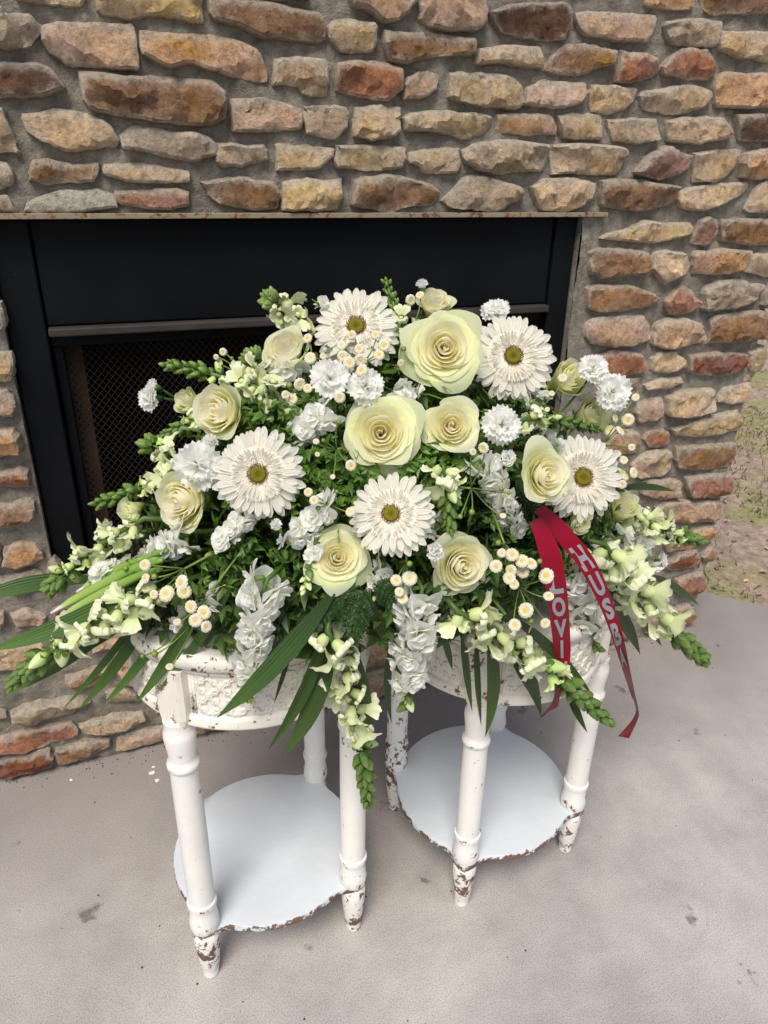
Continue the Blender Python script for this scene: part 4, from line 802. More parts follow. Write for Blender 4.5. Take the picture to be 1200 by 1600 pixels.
# stones
SCOL = {'T': (176, 150, 118), 'G': (174, 149, 112), 'Y': (152, 134, 112), 'P': (168, 139, 114), 'O': (174, 134, 98), 'R': (142, 98, 76),
        'R2': (116, 74, 58), 'B': (136, 104, 76), 'D': (98, 72, 56), 'W': (166, 160, 142), 'M': (134, 102, 88)}
def smooth_poly(poly, n):
    """resample a closed outline to n points, corners slightly rounded"""
    P = [Vector(p) for p in poly]
    L = [0.0]
    for i in range(len(P)): L.append(L[-1] + (P[(i + 1) % len(P)] - P[i]).length)
    out = []
    for k in range(n):
        s = L[-1] * k / n
        i = max(j for j in range(len(P)) if L[j] <= s)
        t = (s - L[i]) / max(1e-6, L[i + 1] - L[i])
        out.append(P[i].lerp(P[(i + 1) % len(P)], t))
    o2 = []
    for k in range(n):
        o2.append(out[k] * .92 + (out[k - 1] + out[(k + 1) % n]) * .04)
    return o2
from mathutils.geometry import delaunay_2d_cdt
def stone_mesh(poly, seed, side=False):
    """split-face stone: nicked rim, steep arris, a face of broken facets at different depths"""
    n_ = 40
    o = smooth_poly(poly, n_)
    cx = sum((p.x for p in o)) / n_; cz = sum((p.y for p in o)) / n_
    w = max(p.x for p in o) - min(p.x for p in o); h = max(p.y for p in o) - min(p.y for p in o)
    sr = random.Random(seed)
    H = sr.uniform(.011, .019) * min(1.25, .6 + h / .10)
    ox, oz = sr.uniform(0, 50), sr.uniform(0, 50)
    if sum(o[i].x * o[(i + 1) % n_].y - o[(i + 1) % n_].x * o[i].y for i in range(n_)) < 0: o.reverse()
    o = [p + (p - Vector((cx, cz))).normalized() * (.0032 * nz(p.x + ox, p.y, 0, 55) + .0028 * nz(p.x, p.y + oz, 0, 130) + .0032) for p in o]
    def inset(d):
        out = []
        for i in range(n_):
            t_ = (o[(i + 1) % n_] - o[i - 1]); L = t_.length
            nrm = Vector((-t_.y, t_.x)) / max(L, 1e-6)
            lim = min(.42 * h, .42 * w)
            out.append(o[i] + nrm * min(d, lim))
        return out
    sx, sz = sr.uniform(-.35, .35), sr.uniform(-.45, .25)
    ridge = sr.uniform(-.25, .25); ra = sr.uniform(-.5, .5)
    def face_y(x, z, k):
        u, v_ = (x - cx) / w, (z - cz) / h
        t_ = u * sx + v_ * sz - abs(v_ - ridge - u * ra) * .55
        q = nz(x + ox, z + oz, 0, 19) * .65 + nz(x + oz, z + ox, 3, 46) * .42
        # steps where a flake has come away
        st = nz(x * .8 + oz, z * 1.6 + ox, 5, 15); st = (.5 if st > .12 else 0) * .55
        return -H * max(.30, (1.15 + t_ + q - st))
    rings = [(0, .012, .6), (0, -.22 * H, .95), (.0016, 0, 1.), (.0055, 0, .55)]
    v = []; e_ = []
    for r, (d, yy, e) in enumerate(rings):
        pts = inset(d) if d else o
        for p in pts:
            if r < 2: y = yy
            else: y = face_y(p.x, p.y, 1) * (.78 if r == 2 else .97)
            v.append((p.x + (.001 * nz(p.x + ox, p.y, 9, 200) if r > 1 else 0), y, p.y)); e_.append(e)
    f = []
    for r in range(len(rings) - 1):
        for i in range(n_):
            a = r * n_ + i; c_ = r * n_ + (i + 1) % n_
            f.append((a, c_, c_ + n_, a + n_))
    # face: scattered corners joined into facets
    base = (len(rings) - 1) * n_
    rim = [Vector((v[base + i][0], v[base + i][2])) for i in range(n_)]
    def inside(p):
        c_ = False
        for i in range(n_):
            a, b2 = rim[i], rim[i - 1]
            if (a.y > p.y) != (b2.y > p.y) and p.x < (b2.x - a.x) * (p.y - a.y) / (b2.y - a.y) + a.x: c_ = not c_
        return c_
    pts = []; x0 = min(p.x for p in rim); z0 = min(p.y for p in rim); x1 = max(p.x for p in rim); z1 = max(p.y for p in rim)
    sp_ = .0095; zz = z0 + sp_ * .5
    while zz < z1:
        xx = x0 + sp_ * sr.uniform(.3, .8)
        while xx < x1:
            p = Vector((xx + sr.uniform(-.4, .4) * sp_, zz + sr.uniform(-.4, .4) * sp_))
            if inside(p) and min((p - q).length for q in rim) > .0035: pts.append(p)
            xx += sp_
        zz += sp_
    res = delaunay_2d_cdt(rim + pts, [(i, (i + 1) % n_) for i in range(n_)], [], 1, 1e-6)
    V, F, orig = res[0], res[2], res[3]
    mp = {}
    for i, p in enumerate(V):
        og_ = [k for k in orig[i] if k < n_]
        if og_: mp[i] = base + og_[0]
        else:
            mp[i] = len(v); dd = min((p - q).length for q in rim)
            v.append((p.x, face_y(p.x, p.y, 1) * (1 + .07 * sr.uniform(-1, 1)), p.y)); e_.append(max(0, .45 - dd / .03))
    for q in F:
        q = [mp[i] for i in q]
        if len(set(q)) == len(q): f.append(tuple(q))
    f = [q for q in f]
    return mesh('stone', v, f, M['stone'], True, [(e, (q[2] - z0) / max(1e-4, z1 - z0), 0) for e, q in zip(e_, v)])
boxes = []
sr = random.Random(5)
def add_stone(code, poly, seed):
    c_ = SCOL[code]; k = sr.uniform(.98, 1.12)
    me = stone_mesh(poly, seed)
    try: me.set_sharp_from_angle(angle=radians(26))
    except Exception: pass
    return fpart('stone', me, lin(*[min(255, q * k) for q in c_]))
for i, (code, poly) in enumerate(STONES):
    add_stone(code, poly, i)
    boxes.append((min(p[0] for p in poly), max(p[0] for p in poly), min(p[1] for p in poly), max(p[1] for p in poly)))
# courses behind the tables and beyond the frame, laid in the same manner
z = 0.012; row = 0
while z < WZ1 - .05:
    hh = sr.uniform(.058, .088)
    x = WX0 + .01 + sr.uniform(0, .05)
    while x < WX1 - .06:
        ww = sr.uniform(.08, .19)
        x1 = min(x + ww, WX1 - .006)
        g_ = .010
        bx = (x, x1, z, z + hh)
        inside = OX0 - .03 < x1 and x < OX1 + .03 and z < OZ1 + .03 and z + hh > OZ0 - .02
        hit = any(q[0] - g_ < bx[1] and q[1] + g_ > bx[0] and q[2] - g_ * .6 < bx[3] and q[3] + g_ * .6 > bx[2] for q in boxes)
        if not inside and not hit and x1 - x > .05:
            j = lambda s: sr.uniform(-s, s)
            poly = [(x + j(.006), z + j(.006)), ((x + x1) / 2, z + j(.008)), (x1 + j(.006), z + j(.008)), (x1 + j(.008), z + hh + j(.008)), ((x + x1) / 2 + j(.02), z + hh + j(.008)), (x + j(.008), z + hh + j(.008))]
            add_stone(sr.choice('TTTGYPPORBBDM'), poly, 900 + row * 40 + int(x * 100))
            boxes.append(bx); x = x1 + sr.uniform(.012, .022)
        else:
            x += .02
    z += hh + .016; row += 1
# corner stones returning round the right end
z = .02
while z < WZ1 - .1:
    hh = sr.uniform(.06, .085); y = .0
    while y < Y1 - .08:
        ww = sr.uniform(.10, .2); y1 = min(y + ww, Y1 - .01)
        poly = [(y + .004, z + sr.uniform(-.005, .005)), (y1, z), (y1 + sr.uniform(-.006, .006), z + hh), (y + .006, z + hh + sr.uniform(-.006, .006))]
        me = stone_mesh(poly, int(z * 1000) + int(y * 977))
        me.transform(Matrix.Rotation(radians(90), 4, 'Z')); me.transform(Matrix.Translation((WX1 - .006, 0, 0)))
        fpart('stone', me, lin(*SCOL[sr.choice('TTGYPPORBBD')]))
        y = y1 + .016
    z += hh + .016
# firebox and hood
def fbox(name, x0, x1, y0, y1, z0, z1, mat, bev=.003):
    q = MB(); q.box(x0, x1, y0, y1, z0, z1)
    me = q.mesh(name, mat, False)
    o = fpart(name, me)
    if bev:
        md = o.modifiers.new('bevel', 'BEVEL'); md.width = bev; md.segments = 2
    return o
fbox('lintel', -.9, .974, -.016, .003, OZ1 + .001, OZ1 + .0095, M['lintel'], .001)
fbox('hood_panel', -.1125, .872, .022, .055, .944, OZ1 - .001, M['black'])
fbox('side_panel', OX0 + .003, -.1155, .016, .055, OZ0 + .002, OZ1 - .001, M['black'])
fbox('side_panel', .875, OX1 - .003, .016, .055, OZ0 + .002, OZ1 - .001, M['black'])
fbox('hood_lip', -.1125, .872, .004, .05, .928, .9425, M['lip'])
fbox('screen_rail', -.112, .8715, .034, .056, .906, .925, M['black'], .002)
fbox('screen_stile', -.1125, -.096, .038, .056, OZ0 + .003, .905, M['black'], .002)
fbox('screen_stile', .856, .872, .038, .056, OZ0 + .003, .905, M['black'], .002)
q = MB(); sp_ = .0125; zt, zb, xa, xb = .905, OZ0 + .005, -.095, .855
for sgn in (1, -1):
    k = -80
    while k < 140:
        c0 = xa + k * sp_
        pts = []
        # x = c0 + sgn*(z-zb)*.85, clipped to the frame
        for zz in (zb, zt): pts.append((c0 + sgn * (zz - zb) * .85, zz))
        (xA, zA), (xB, zB) = pts
        lo, hi = 0.0, 1.0
        d = xB - xA
        t1, t2 = sorted(((xa - xA) / d, (xb - xA) / d)); lo = max(lo, t1); hi = min(hi, t2)
        if hi - lo > .01:
            q.tube([(xA + d * lo, .047 + .0008 * sgn, zA + (zB - zA) * lo), (xA + d * hi, .047 + .0008 * sgn, zA + (zB - zA) * hi)], .0007, 4)
        k += 1
tag(fpart('screen_mesh', q.mesh('screen_mesh', M['wire'], False)), kind='stuff')
q = MB()
xi0, xi1, yb, z0_, z1_ = OX0 + .004, OX1 - .004, .55, OZ0 + .004, OZ1 - .03
q.add([(xi0, yb, z0_), (xi1, yb, z0_), (xi1, yb, z1_), (xi0, yb, z1_)], [(0, 1, 2, 3)])
q.add([(xi0, .06, z0_), (xi0, yb, z0_), (xi0, yb, z1_), (xi0, .06, z1_)], [(0, 1, 2, 3)])
q.add([(xi1, .06, z0_), (xi1, yb, z0_), (xi1, yb, z1_), (xi1, .06, z1_)], [(0, 1, 2, 3)])
q.add([(xi0, .06, z1_), (xi1, .06, z1_), (xi1, yb, z1_), (xi0, yb, z1_)], [(0, 1, 2, 3)])
q.add([(xi0, .06, z0_ + .002), (xi1, .06, z0_ + .002), (xi1, yb, z0_ + .002), (xi0, yb, z0_ + .002)], [(0, 1, 2, 3)])
fpart('firebox', q.mesh('firebox', M['firebrick'], False))
fbox('firebox_post', -.1, -.066, .075, .11, OZ0 + .007, .9, M['soot_post'], .003)

# ================================================================== tables
def table(label, cx, cy, rot, z_bot, z_top, rs):
    t = thing('side_table', label, 'side table', 'pair of distressed white side tables', Matrix.LocRotScale(Vector((cx, cy, 0)), Quaternion((0, 0, 1), rot), Vector((1, 1, 1))))
    RL = .173
    zs = .118                                          # shelf top
    prof = [(.0100, 0), (.0125, .002), (.0132, .010), (.0128, .016), (.0150, .022), (.0185, .060), (.0205, .088), (.0205, .100), (.0185, .104)]
    up_ = [(.0215, zs + .000), (.0232, zs + .007), (.0228, zs + .020), (.0205, zs + .032), (.0201, zs + .047), (.0202, zs + .0495), (.0226, zs + .0515), (.0230, zs + .056), (.0226, zs + .0605), (.0202, zs + .0625), (.0199, zs + .066)]
    zt_ = z_bot
    top = [(.0205, zs + .20), (.0200, zt_ - .105), (.0197, zt_ - .085), (.0199, zt_ - .0805), (.0224, zt_ - .078), (.0228, zt_ - .074), (.0222, zt_ - .070), (.0192, zt_ - .067), (.0188, zt_ - .060), (.0198, zt_ - .046), (.0222, zt_ - .026), (.0216, zt_ - .016), (.0185, zt_ - .010), (.0200, zt_ + .004)]
    for k in range(4):
        a = radians(45 + 90 * k); x, y = RL * cos(a), RL * sin(a)
        q = MB()
        q.lathe(prof, 20, p=lambda r, z_: (0, 0, .53 + .18 * sin(z_ * 60 + k * 2)))
        col = up_ + top
        wearz = {0: .2, 1: .05, 2: .35, 3: .15}[(k + int(cx * 10)) % 4]
        q.lathe(col, 20, p=lambda r, z_: (0, 0, (.16 if r > .0222 else 0) + wearz * (1.1 if z_ > zt_ - .18 or z_ < zs + .07 else .55) + .08))
        me = q.mesh('leg', M['paint'])
        try: me.set_sharp_from_angle(angle=radians(42))
        except Exception: pass
       
        link('leg', me, t, None, Matrix.Translation((x, y, 0)) @ Matrix.Rotation(a * 2.3, 4, 'Z'))
        # corner post of the drum with its curved bracket foot
        q = MB()
        wps = [(z_bot - .012, .010), (z_bot - .004, .017), (z_bot + .012, .0225), (z_bot + .03, .0235), (z_top - .028, .0235)]
        v = []; pp = []
        for (zz, hw) in wps:
            for (u, w_) in ((-hw, -.020), (hw, -.020), (hw, .0125), (hw - .006, .017), (-hw + .006, .017), (-hw, .0125)):
                v.append((w_, u, zz)); pp.append((0, 0, .42 if w_ > .012 and abs(u) > hw - .007 else .06))
        f = []
        for j in range(len(wps) - 1):
            for i in range(6):
                f.append((j * 6 + i, j * 6 + (i + 1) % 6, (j + 1) * 6 + (i + 1) % 6, (j + 1) * 6 + i))
        f.append(tuple(range(5, -1, -1))); f.append(tuple(range((len(wps) - 1) * 6, len(wps) * 6)))
        q.add(v, f, pp)
        o = link('corner_post', q.mesh('corner_post', M['drum_paint'], False), t, None, Matrix.Rotation(a, 4, 'Z') @ Matrix.Translation((RL - .004, 0, 0)))
    # shelf with a lobe at every leg
    N = 144; ring = []
    for i in range(N):
        g_ = 2 * pi * i / N
        d = min(abs((g_ - radians(45 + 90 * k) + pi) % (2 * pi) - pi) for k in range(4))
        ring.append((rs + .030 * exp(-(d / .13) ** 2) + .0005 * nz(i * .9, 1), g_))
    v = []; f = []; pp = []
    for (zz, k, w_) in ((zs - .014, .985, .6), (zs - .012, 1.0, .80), (zs - .003, 1.0, .72), (zs, .988, .30), (zs + .0005, .96, 0), (zs + .0005, .5, 0)):
        for r_, g_ in ring:
            v.append((r_ * k * cos(g_), r_ * k * sin(g_), zz)); pp.append((0, 0, w_))
    for j in range(5):
        for i in range(N):
            f.append((j * N + i, j * N + (i + 1) % N, (j + 1) * N + (i + 1) % N, (j + 1) * N + i))
    f.append(tuple(range(N - 1, -1, -1))); f.append(tuple(range(5 * N, 6 * N)))
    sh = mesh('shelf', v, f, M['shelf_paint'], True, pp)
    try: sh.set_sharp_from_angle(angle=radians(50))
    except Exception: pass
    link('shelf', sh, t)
    # drum: curved panels between the posts, rims, lattice
    rd = .172
    q = MB(); q.lathe([(rd - .012, z_bot + .001), (rd + .006, z_bot + .002), (rd + .008, z_bot + .006), (rd + .005, z_bot + .010), (rd + .006, z_bot + .014), (rd + .003, z_bot + .018), (rd - .002, z_bot + .020)], 72, p=lambda r, z_: (0, 0, .42 if r > rd + .004 else .2), close=False)
    q.lathe([(rd - .002, z_top - .036), (rd + .003, z_top - .034), (rd + .006, z_top - .028), (rd - .004, z_top - .0265)], 72, p=lambda r, z_: (0, 0, .5), close=False)
    link('rim_moulding', q.mesh('rim_moulding', M['drum_paint']), t)
    q = MB(); q.lathe([(.002, z_bot + .0025), (rd - .005, z_bot + .0025)], 48, close=False); link('drum_floor', q.mesh('drum_floor', M['drum_paint']), t)
    q = MB(); q.lathe([(.002, z_top - .026), (rd + .004, z_top - .026), (rd + .011, z_top - .022), (rd + .012, z_top - .010), (rd + .009, z_top - .001), (rd + .003, z_top), (.002, z_top)], 72, p=lambda r, z_: (0, 0, .48 if r > rd + .006 else 0.), close=False)
    link('table_top', q.mesh('table_top', M['drum_paint']), t)
    za, zb_ = z_bot + .021, z_top - .037
    for k in range(4):
        a0 = radians(45 + 90 * k) + .135; a1 = radians(135 + 90 * k) - .135
        n_ = 20; v = []; f = []
        for i in range(n_ + 1):
            g_ = a0 + (a1 - a0) * i / n_
            for zz in (za - .004, zb_ + .004): v.append((rd * cos(g_), rd * sin(g_), zz))
        f = [(2 * i, 2 * i + 2, 2 * i + 3, 2 * i + 1) for i in range(n_)]
        q = MB(); q.add(v, f, [(0, 0, .05)] * len(v))
        for g_ in (a0 + .02, a0 + .045, a1 - .02, a1 - .045):
            q.tube([(rd * cos(g_), rd * sin(g_), zz) for zz in (za, zb_)], .0022, 6, p=(0, 0, .45))
        pn = link('drum_panel', q.mesh('drum_panel', M['drum_paint']), t)
        # raised quatrefoil lattice
        q = MB(); H = zb_ - za; b0, b1 = a0 + .065, a1 - .065; cells = 6; da = (b1 - b0) / cells; dz = H / 2.0
        def P(u, w_): g_ = b0 + u * da; return ((rd + .0010) * cos(g_), (rd + .0010) * sin(g_), za + w_ * dz)
        for ci in range(0, 2 * cells + 1):
            for ri in range(0, 5):
                if (ci + ri) % 2: continue
                cx_, cz_ = ci * .5, ri * .5
                for lw in (1.0, .80):
                    run = []
                    for j in range(41):
                        ph = 2 * pi * j / 40
                        r_ = .5 * lw * (.80 + .20 * cos(4 * ph) - .05 * cos(8 * ph))
                        p_ = (cx_ + r_ * cos(ph), cz_ + r_ * sin(ph))
                        if -.01 <= p_[0] <= cells + .01 and .03 <= p_[1] <= 1.97: run.append(p_)
                        else:
                            if len(run) > 2: q.tube([P(*e) for e in run], .0019, 5, cap=False, p=(0, 0, .1))
                            run = []
                    if len(run) > 2: q.tube([P(*e) for e in run], .0019, 5, cap=False, p=(0, 0, .1))
        link('raised_lattice', q.mesh('raised_lattice', M['drum_paint']), pn)
    return t
table('taller distressed white drum table on the left, embossed lattice on its drum', .130, -.443, 0.0, .530, .650, .160)
table('lower distressed white drum table on the right, under the red ribbon tails', .553, -.445, radians(9), .458, .590, .166)

# foam cage that carries the flowers, resting on the taller table and a pedestal on the lower one
cage = thing('floral_foam_tray', 'dark green foam tray under the flowers, across both tables', 'tray', mw=Matrix.Translation((.335, -.43, .651)))
q = MB(); q.box(-.30, .27, -.075, .075, .012, .12); link('foam', q.mesh('foam', M['foam'], False), cage)
q = MB(); q.box(-.31, .28, -.085, .085, 0, .012); link('tray', q.mesh('tray', M['foam'], False), cage)
q = MB(); q.box(.12, .24, -.05, .05, -.060, -.001); link('pedestal', q.mesh('pedestal', M['foam'], False), cage)
FOAM = Vector((.335, -.43, .72))

def foam_point(p):
    p = Vector(p)
    return Vector((max(.06, min(.58, FOAM.x + (p.x - FOAM.x) * .45)), FOAM.y + (p.y - FOAM.y) * .2, FOAM.z))

def head_stem(t, pos, axis, r, matn='stem', rad=.0028):
    """curved stem from the back of a head down into the foam, in the head's own frame"""
    pos, ax = Vector(pos), Vector(axis).normalized()
    a = pos - ax * r; e = foam_point(pos)
    k = a - ax * min(.06, (e - a).length * .4)
    pts = [a * (1 - s) ** 2 + k * 2 * s * (1 - s) + e * s * s for s in [i / 7 for i in range(8)]]
    inv = t.matrix_basis.inverted()
    q = MB(); q.tube([inv @ p for p in pts], rad / t.scale[0], 6)
    link('stem', q.mesh('stem', M[matn]), t, (1, 1, 1))

# ================================================================== roses
def rose_petal(t, f, rng):
    """one petal: a leaning wall round the heart whose lip rolls outwards; guard petals bend back"""
    nu, nv = 13, 10
    rm = f['r0'] + (f['r1'] - f['r0']) * t ** f['p']
    zt = f['za'] + (f['zb'] - f['za']) * t ** 2.2
    z0 = f['z0']
    hw = 2.3 + (1.02 - 2.3) * min(1, t * 1.15) ** .8
    roll = (-.30 * (1 - t / .30) if t < .30 else .24 * (t - .30) / .70 + .07 * max(0, (t - .74) / .26)) * f['curl'] * rng.uniform(.75, 1.25)
    ph, am = rng.uniform(0, 6.3), rng.uniform(.6, 1.4)
    v = []; pv_ = []
    for j in range(nv):
        vv = j / (nv - 1)
        for i in range(nu):
            u = -1 + 2 * i / (nu - 1)
            ve = vv * (1 - .20 * abs(u) ** 2.4 - .05 * t * abs(u) + .02 * sin(3 * u + ph))
            w_ = hw * (.55 + .45 * sin(pi * min(.10 + ve * .62, 1)))
            lean = .12 + .88 * min(1, ve / .80) ** .95
            c_ = max(0, (ve - .66) / .34)
            rl = roll * (1 - .35 * u * u) if roll > 0 else roll
            rho = rm * lean + rl * c_ ** 1.8 * (1 if rl > 0 else rm) + .05 * u * (.30 + rm) * ve
            rho += (.030 * am * sin(3.7 * u + ph) * t + .022 * f['w'] * sin(8 * u + 2 * ph)) * c_ ** 1.3
            rho += .018 * t * nz(u * 2 + ph, ve * 3, ph, 1.4)
            zz = z0 + (zt - z0) * ve - max(0, rl) * c_ ** 2.4 * .85 + .028 * am * t * sin(3.1 * u + ph * 1.7) * c_
            g_ = u * w_
            v.append((rho * cos(g_), rho * sin(g_), zz)); pv_.append((u * .5 + .5, ve, t))
    fcs = [(j * nu + i, j * nu + i + 1, (j + 1) * nu + i + 1, (j + 1) * nu + i) for j in range(nv - 1) for i in range(nu - 1)]
    return mesh('petal', v, fcs, M['rose'], True, pv_)
FORMS = {
    'open': dict(N=27, r0=.045, r1=.76, p=.78, za=.16, zb=.0, z0=-.50, curl=1.0, w=.8),
    'mid':  dict(N=23, r0=.05, r1=.72, p=.74, za=.24, zb=.08, z0=-.58, curl=.80, w=.8),
    'cup':  dict(N=21, r0=.06, r1=.64, p=.76, za=.36, zb=.24, z0=-.82, curl=.66, w=.8),
    'bud':  dict(N=16, r0=.08, r1=.58, p=.85, za=.66, zb=.58, z0=-1.0, curl=.40, w=.7)}
rr = random.Random(21)
for k_, f in FORMS.items():
    f['m'] = [[rose_petal(i / (f['N'] - 1), f, rr) for i in range(f['N'])] for _ in range(2)]
    q = MB()
    q.lathe([(.03, f['z0'] - .30), (.13, f['z0'] - .18), (.17, f['z0'] - .04), (.16, f['z0'] + .06)], 10)
    for s_ in range(5):
        g_ = s_ * 2 * pi / 5
        v = []; 
        for j in range(5):
            tt = j / 4; w_ = .10 * (1 - tt) ** .7
            rho = .16 + .30 * tt + .12 * tt * tt; zz = f['z0'] + .02 + .22 * tt - .22 * tt * tt
            for s2 in (-1, 1): v.append((rho * cos(g_) - s2 * w_ * sin(g_), rho * sin(g_) + s2 * w_ * cos(g_), zz))
        q.add(v, [(2 * j, 2 * j + 1, 2 * j + 3, 2 * j + 2) for j in range(4)], [(0, .4, 0)] * 10)
    f['cal'] = q.mesh('sepals', M['stem'])
for i, (pos, rad, ax, form, lab) in enumerate(ROSES):
    f = FORMS[form]; rr.seed(100 + i)
    t = thing('rose', lab, 'rose', 'cream roses of the spray', frame(pos, ax, rad * 1.12, rr.uniform(0, 6.3)))
    yel = rr.uniform(0, 1) if form != 'bud' else 1.0
    for k in range(f['N']):
        tt = k / (f['N'] - 1)
        # heart warm cream, guard petals greener
        warm = (1.0, .98 + .012 * tt, .93)
        gr = max(0, (tt - .50) / .50) * (.95 if form == 'open' else .5) + (.25 if form == 'bud' else 0)
        colr = tuple(w_ * (1 - gr) + g_ * gr for w_, g_ in zip(warm, (.90, .98, .70 if form != 'bud' else .66)))
        j_ = rr.uniform(.95, 1.03)
        me = f['m'][i % 2][k]
        mw = Matrix.Rotation(k * 2.39996 + rr.uniform(-.4, .4), 4, 'Z') @ Matrix.Translation((0, 0, rr.uniform(-.05, .04))) @ Matrix.Rotation(rr.uniform(-.10, .16) * tt, 4, 'Y') @ Matrix.Diagonal((1 + rr.uniform(-.07, .07), 1 + rr.uniform(-.05, .05), 1, 1))
        link('petal', me, t, tuple(q * j_ for q in colr), mw)
    link('sepals', f['cal'], t, (1, 1, 1))
    head_stem(t, pos, ax, rad * (1.1 if form in ('cup', 'bud') else .95))

# ================================================================== gerberas
def strap(L0, L1, w, droop, rng, cup=.25, nv=9, nu=7, tip=.6):
    v = []; pv_ = []
    ph = rng.uniform(0, 6)
    for j in range(nv):
        s_ = j / (nv - 1); r_ = L0 + (L1 - L0) * s_
        wd = w * (.42 + .62 * sin(pi * min(1, s_ * .66 + .10))) * (1 if s_ < .86 else sqrt(max(.10, 1 - ((s_ - .86) / .145) ** 2)) )
        for i in range(nu):
            u = -1 + 2 * i / (nu - 1)
            zz = -droop * s_ * s_ + cup * w * u * u * (1 - s_ * .5) * .5 + .012 * cos(u * pi * 2.0) * (.3 + s_) * .6 + .01 * sin(ph + 4 * s_)
            v.append((r_, u * wd * .5 + .012 * sin(ph + 3 * s_), zz)); pv_.append((u * .5 + .5, s_, 0))
    f = [(j * nu + i, j * nu + i + 1, (j + 1) * nu + i + 1, (j + 1) * nu + i) for j in range(nv - 1) for i in range(nu - 1)]
    return mesh('ray_petal', v, f, M['white_petal'], True, pv_)
gr_ = random.Random(8)
OUT = [strap(.24, 1.06, .195, gr_.uniform(.05, .22), gr_) for _ in range(6)]
MID = [strap(.22, .96, .165, gr_.uniform(-.02, .10), gr_) for _ in range(5)]
INN = [strap(.20, .60, .055, gr_.uniform(-.16, -.04), gr_, nv=6, nu=5) for _ in range(4)]
def gerbera_core():
    q = MB(); rg = random.Random(4)
    for i in range(560):
        a = i * 2.39996; r_ = .20 + .34 * sqrt((i + .5) / 560)
        h = .13 - .05 * ((r_ - .2) / .34) + rg.uniform(-.015, .02); w_ = rg.uniform(.009, .016); L = rg.uniform(.06, .11) * (.7 + (r_ - .2) * 1.4)
        d = Vector((cos(a), sin(a), 0)); s_ = Vector((-sin(a), cos(a), 0)); up_ = Vector((0, 0, 1))
        b0 = d * r_ + up_ * .02; m_ = d * (r_ + L * .35) + up_ * (h * .9 + .02); e_ = d * (r_ + L) + up_ * (h * .75)
        tw = rg.uniform(-.6, .6)
        q.add([b0 - s_ * w_ * .6, b0 + s_ * w_ * .6, m_ + s_ * w_ + up_ * w_ * tw * .4, m_ - s_ * w_ - up_ * w_ * tw * .4, e_ + s_ * w_ * .5, e_ - s_ * w_ * .5],
              [(0, 1, 2, 3), (3, 2, 4, 5)], [(0, .0, 0), (0, .0, 0), (0, .6, 0), (0, .6, 0), (0, 1, 0), (0, 1, 0)])
    q.lathe([(.17, .035), (.26, .075), (.36, .072), (.50, .045), (.60, .012)], 40, p=lambda r_, z_: (0, .75, 0), close=False)
    return q.mesh('disc_florets', M['floret'])
def gerbera_eye():
    q = MB(); q.lathe([(.165, .03), (.16, .08), (.13, .11), (.08, .105), (.02, .09)], 28)
    for i in range(110):
        a = i * 2.39996; r_ = .15 * sqrt((i + .5) / 110); c_ = (r_ * cos(a), r_ * sin(a))
        q.lathe([(.013, .09), (.009, .118), (.002, .124)], 6, c=c_)
    return q.mesh('eye', M['eye'])
def gerbera_stamens():
    q = MB(); rg = random.Random(3)
    for i in range(95):
        a = i * 2.39996; r_ = rg.uniform(.165, .225); h = rg.uniform(.13, .185)
        q.tube([(r_ * cos(a), r_ * sin(a), .03), ((r_ + .02) * cos(a + .02), (r_ + .02) * sin(a + .02), h)], [.0075, .005], 5)
    return q.mesh('stamens', M['stamen'])
GC, GE, GS = gerbera_core(), gerbera_eye(), gerbera_stamens()
q = MB(); q.lathe([(.05, -.16), (.13, -.12), (.26, -.04), (.30, .0), (.22, .02)], 18); GB = q.mesh('flower_base', M['stem'])
for i, (pos, rad, ax, lab) in enumerate(GERBERAS):
    gr_.seed(40 + i)
    t = thing('gerbera_daisy', lab, 'gerbera', 'white gerbera daisies of the spray', frame(pos, ax, rad, gr_.uniform(0, 6)))
    for (n_, meshes, tz, tl) in ((31, OUT, 0., -.02), (28, MID, .022, .06), (34, INN, .045, .17)):
        off = gr_.uniform(0, 1)
        for k in range(n_):
            a = 2 * pi * (k + off) / n_ + gr_.uniform(-.045, .045)
            s_ = gr_.uniform(.91, 1.02)
            mw = Matrix.Rotation(a, 4, 'Z') @ Matrix.Translation((0, 0, tz + gr_.uniform(-.008, .008))) @ Matrix.Rotation(-tl + gr_.uniform(-.10, .10), 4, 'Y') @ Matrix.Rotation(gr_.uniform(-.22, .22), 4, 'X') @ Matrix.Diagonal((s_, s_, s_, 1))
            w_ = gr_.uniform(.95, 1.0)
            link('petal', meshes[gr_.randrange(len(meshes))], t, (w_, w_ * .995, w_ * .955), mw)
    tag(link('disc_florets', GC, t, (1, 1, 1), Matrix.Translation((0, 0, .03))), kind='stuff')
    link('stamens', GS, t, None, Matrix.Translation((0, 0, .03)))
    link('eye', GE, t, None, Matrix.Translation((0, 0, .025)) @ Matrix.Diagonal((1.15, 1.15, 1.1, 1)))
    link('flower_base', GB, t, (1, 1, 1))
    head_stem(t, pos, ax, rad * .14, rad=.0035)

